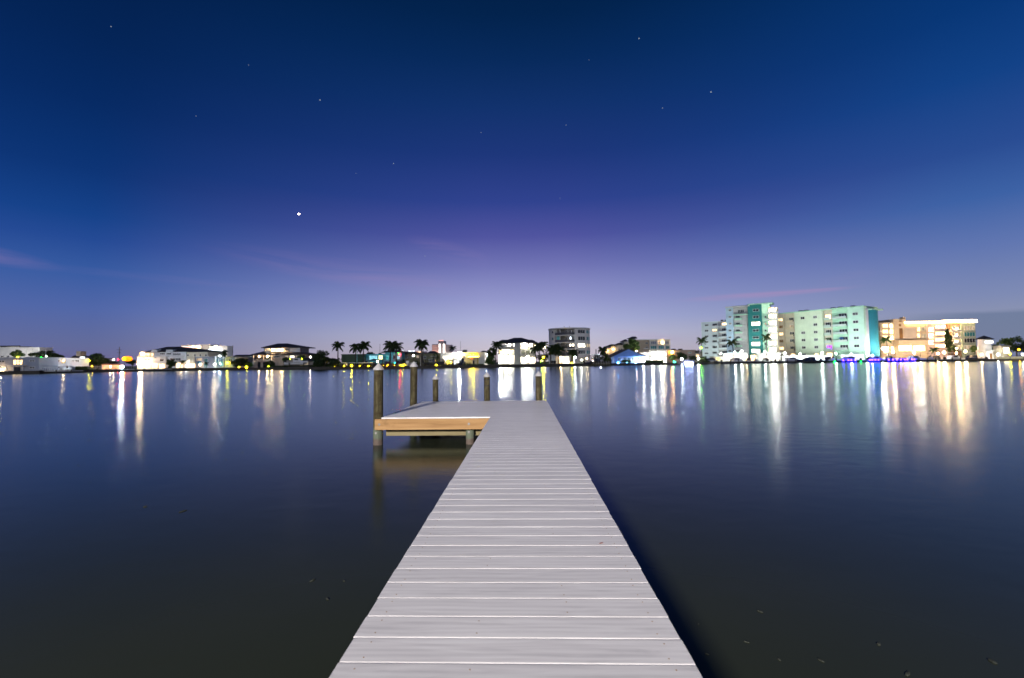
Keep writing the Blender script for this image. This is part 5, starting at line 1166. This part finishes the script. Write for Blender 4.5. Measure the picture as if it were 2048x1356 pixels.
for y0 in (655, 668, 680.5, 693):
    ht.bx('balcony', 1868.5, y0 + 3, 1893, y0 + 6.8, pnk, 1.5, -.21); ht.w(1870, y0 - 4.5, 1890, y0 + 2.6, HT_M, orn, .2, 3); ht.lamp(1888, y0 - 2, LWA, .3, 1.3)
    ht.bx('balcony', 1902, y0 + 5, 1924, y0 + 8, lgr, .9, .49); ht.lamp(1913, y0 + 2.5, LWA, .42, .5); ht.w(1905, y0 - 3.5, 1922, y0 + 4.6, W_DIM, trim, -.5, 2)
for y0, mt in ((652, W_DIM), (664, gte), (676.5, gdk), (690, W_DIM)): ht.w(1928, y0, 1950, y0 + 9, mt, trim, 0, 3)
ht.bx('terrace', 1798, 680, 1856, 689.5, orn, 3, .3); ht.w(1797, 691, 1824, 702, HT_L, orn, 1.0, 3); ht.w(1826, 691, 1850, 702, HT_L, orn, 1.0, 3)
ht.bx('base_wall', 1792, 690, 1856, None, orn, 1.0, -.81)
for x in (1767, 1782): ht.w(x, 693, x + 11, 706, HT_L, orn, 0, 1)
tree(1898.5, 184, 654, 15, 'slim dark tree climbing the brown hotel bay', leafd, n=1900, py_bot=706, leaf=.3); tree(1948, 178, 690, 14, 'green lit shrub under the hotel glass bay', leafg, n=800, py_bot=706)
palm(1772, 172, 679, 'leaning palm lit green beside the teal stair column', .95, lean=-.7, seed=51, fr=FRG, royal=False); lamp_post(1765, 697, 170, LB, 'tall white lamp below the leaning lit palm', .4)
palm(1868, 172, 700, 'dark palm under the pink hotel balconies', .8, seed=52, royal=False, n=14); palm(1903, 171, 698, 'dark palm under the hotel lamps', .9, seed=53, royal=False, n=14)
for px, py, Y, m_, r, lb in ((1786, 704, 172, LWB, .34, 'dazzling lamp under the hotel corner'), (1828, 706, 170, LWB, .34, 'dazzling lamp before the hotel terrace'), (1840, 698, 172, LW, .4, 'high lamp before the hotel terrace'), (1888, 705, 168, LWA, .5, 'warm lamp under the pink balconies'), (1876, 707, 167, LWA, .4, 'second warm lamp under the pink balconies'), (1931, 703, 168, LWB, .34, 'dazzling warm white lamp under the hotel glass bay'), (1957, 708, 164, LW, .34, 'white lamp beside the lookout tower'), (1913, 706, 168, LWA, .4, 'warm lamp under the hotel brown bay')):
    lamp_post(px, py, Y, m_, lb, r)
# lookout tower
lt = F('lookout_tower', 'small white lookout tower with dark cone roof glowing brightly', 'tower', 1966, 160, 1992, 160)
uc = lt.uv(1979.5, 690)[0]; zt_ = lt.uv(1979, 678)[1]; zp = lt.uv(1979, 672)[1]
MB().lathe([(2.0, -.1), (1.9, 2.6), (2.25, 2.7), (2.25, 2.95), (1.75, 3.0), (1.6, zt_)], 20, (uc, 1.8, 0)).obj('shaft', wht, lt.root); MB().lathe([(2.5, zt_ - .05), (2.45, zt_ + .1), (.05, zp + .25)], 20, (uc, 1.8, 0)).obj('roof', roofm, lt.root)
MB().box(uc - .35, uc + .35, -.25, .1, .2, 1.9).obj('door', M('tower_door', (.3, .15, .05)), lt.root); MB().box(uc - 1.3, uc + 1.3, .02, .28, zt_ - 1.4, zt_ - .5).obj('lantern_window', W_WHITE, lt.root)
for dx in (-3.2, 3.4): lamp_post(1979 + dx * 5, 709, 157, LWA if dx < 0 else LW, 'low lamp %s the lookout tower' % ('on the marina side of' if dx < 0 else 'on the park side of'), .3)
kb = F('kiosk', 'small square golden lit kiosk beside the lookout tower', 'kiosk', 2004, 158, 2021, 158)
kb.block(2005, 693, 2020, None, cre, 0, 3, False); kb.hip(2002, 2023, 693.5, 2009, 2016, 690, 3, .4, cre); kb.w(2006.5, 694.5, 2018.5, 707, G('kiosk', (1, .80, .48), 6, .2), cre, 0, 1)
for px, Y, pt, wpx, lb in ((2012, 176, 676, 26, 'green tree behind the golden kiosk'), (2034, 178, 671, 30, 'taller dark green tree behind the kiosk'), (2056, 176, 677, 34, 'dark tree beside the taller green one'), (1996, 180, 684, 16, 'small green tree between lookout tower and kiosk'), (2090, 170, 676, 40, 'broad tree past the kiosk')):
    tree(px, Y, pt, wpx, lb, leafg if wpx < 31 else leafd, n=1800, py_bot=706)
lamp_post(2038, 699.5, 160, LO, 'orange lamp before the trees by the kiosk', .26); lamp_post(2020, 708, 146, LY, 'yellow wall lamp over the lawn bank', .2); lamp_post(2046, 709, 145, LW, 'white lamp over the lawn bank end', .22)
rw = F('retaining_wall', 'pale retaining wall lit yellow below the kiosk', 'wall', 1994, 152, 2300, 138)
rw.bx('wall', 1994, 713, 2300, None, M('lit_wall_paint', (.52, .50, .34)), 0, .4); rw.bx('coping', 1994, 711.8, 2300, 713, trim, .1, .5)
tree(1870, 260, 688, 60, 'far dark tree line piece behind the hotel', leafd, n=800, py_bot=708)

# marina pier with blue lights, boats behind it
px0, px1, PYm = 1428, 1992, 152.0
xa, xb = X_at(px0, PYm), X_at(px1, PYm); pr = empty('marina_pier', 'long dark marina pier with blue lights along its edge', 'pier', (xa, PYm, 0))
MB().box(0, xb - xa, 0, 2.2, .28, .62).obj('deck', dkwall, pr); MB().box(0, xb - xa, -.08, -.003, .18, .52).obj('fender', blk, pr)
for i in range(34): MB().tube((1 + (xb - xa - 2) * i / 33, 2.35, -1.5), (1 + (xb - xa - 2) * i / 33, 2.35, 1.5), .13, n=7).obj('post', pilem, pr)
bl = [1687, 1697, 1703, 1711, 1740, 1745, 1751, 1757, 1778, 1786, 1794, 1802, 1810, 1815, 1824, 1829]
for px in bl:
    p = at(px, 723.5, PYm - .2); o = empty('pier_light', 'deep blue light on the marina pier edge', 'light', (p.x, p.y, .62), 0, 'deep blue lights along the marina pier'); MB().ball((0, 0, .18), .22, 8, 6).obj('lens', LBL, o, True); MB().box(-.1, .1, -.08, .25, 0, .08).obj('base', dtrim, o)
for px, lb in ((1670, 'green light low on the pier under the mint wing'), (1722, 'smaller green light beside the blue pier lights')):
    p = at(px, 727, PYm - .3); o = empty('pier_light', lb, 'light', (p.x, p.y, .2)); MB().ball((0, 0, .08), .2 if px < 1700 else .13, 8, 6).obj('lens', LG, o, True); MB().box(-.1, .1, .1, .28, -.02, .3).obj('bracket', dtrim, o)
bts = ((1470, 9, 'cabin', 'white cabin boat berthed below the grey balcony bay'), (1512, 7, 'cc', 'white open boat berthed below the teal bay'), (1580, 10, 'cabin', 'long white cabin boat below the cream pillar'), (1622, 9, 'cabin', 'white cabin boat below the lemon wall'),
       (1665, 8, 'cc', 'white boat with navy top by the green pier light'), (1700, 10, 'cabin', 'large white cabin boat among the blue pier lights'), (1748, 9, 'cabin', 'white cabin boat below the teal stair column'), (1782, 8, 'cc', 'open boat berthed at the blue lights end'),
       (1826, 9, 'cabin', 'white cabin boat below the hotel terrace'), (1862, 8, 'cc', 'open boat with navy top below the hotel terrace end'), (1905, 9, 'cabin', 'white cabin boat below the hotel lamps'), (1945, 8, 'cabin', 'white cabin boat beside the lookout tower'))
for i, (px, L, k, lb) in enumerate(bts):
    boat(px, 158 + (i % 3), L, .25, (-1) ** i * .1 + (math.pi if i % 2 else 0), lb, k, hullw if i % 4 != 3 else hullb, canw if i % 3 else canv)
# darkness behind the rooftops: trees that close the gaps of the skyline
g_ = random.Random(77)
for i, (px, Y, pt, wpx) in enumerate(((120, 240, 716, 60), (210, 230, 722, 60), (265, 220, 720, 30), (470, 240, 718, 60), (625, 230, 718, 50), (660, 240, 716, 46), (700, 235, 714, 40), (745, 240, 712, 50), (860, 240, 711, 40), (945, 240, 711, 40), (975, 235, 708, 30), (1090, 240, 706, 40), (1195, 250, 708, 36), (1350, 260, 700, 44), (1398, 260, 698, 24), (1960, 250, 700, 40), (2000, 260, 694, 50), (20, 210, 722, 70), (-60, 200, 715, 80))):
    tree(px, Y, pt, wpx, 'distant dark tree filling the skyline behind %s' % ('the pale two storey block', 'the broad dark tree', 'the orange street lamp', 'the low eaves house', 'the boathouse', 'the round tree', 'the dark green building', 'the turquoise house', 'the olive house', 'the yellow house', 'the pale blue house', 'the closed umbrellas', 'the carport', 'the emerald tree', 'the lime palm', 'the lookout tower', 'the kiosk', 'the grey porch block', 'the white roof edge block')[i], leafd, n=700, py_bot=729 if px < 600 else 722, leaf=.45, squash=.4)

# added hooded floodlights, not known lamps, put in to brighten the fronts
for px, Y, mt, tw, w_, lb in ((8, 138, FLW, (8, 150), 2.2, 'added hooded floodlight washing the white roof edge block'), (58, 138, FLW, (58, 150), 1.8, 'added hooded floodlight washing the white block end'),
        (380, 196, FLP, (380, 212), 2.2, 'added hooded floodlight washing the red signed block'), (430, 196, FLW, (430, 212), 3.0, 'added hooded floodlight washing the white signed block'),
        (1418, 205, FLM, (1415, 228), 1.7, 'added hooded floodlight washing the condominium left wing'), (1440, 203, FLM, (1440, 225), 1.7, 'added hooded floodlight washing the left wing balconies'),
        (1470, 177, FLM, (1470, 196), 1.5, 'added hooded floodlight washing the pale blue and grey bays'), (1498, 176, FLM, (1500, 194), 1.3, 'added hooded floodlight washing the teal bay'), (1532, 174, FLM, (1535, 192), 1.5, 'added hooded floodlight washing the lit balcony stack'),
        (1578, 173, FLM, (1590, 192), 1.5, 'added hooded floodlight washing the cream pillar'), (1615, 172.5, FLM, (1625, 190), 1.5, 'added hooded floodlight washing the lemon wall'), (1655, 163.5, FLM, (1665, 184), 1.6, 'added hooded floodlight washing the mint balconies'), (1700, 162, FLM, (1710, 178), 1.5, 'added hooded floodlight washing the pale mint wall'), (1740, 160, FLM, (1750, 176), 1.0, 'added hooded floodlight washing the teal stair column'),
        (1778, 172.5, FLP, (1775, 192), 1.7, 'added hooded floodlight washing the hotel corner'), (1825, 172.5, FLP, (1825, 192), 1.7, 'added hooded floodlight washing the hotel terrace'), (1872, 172, FLP, (1875, 192), 1.7, 'added hooded floodlight washing the pink balconies'), (1915, 171, FLP, (1915, 192), 1.5, 'added hooded floodlight washing the brown hotel bay'), (1945, 170, FLP, (1940, 190), 1.2, 'added hooded floodlight washing the hotel glass bay')):
    added_wall_flood(px, Y, mt, lb, w_, .7, 0.9, toward=tw)
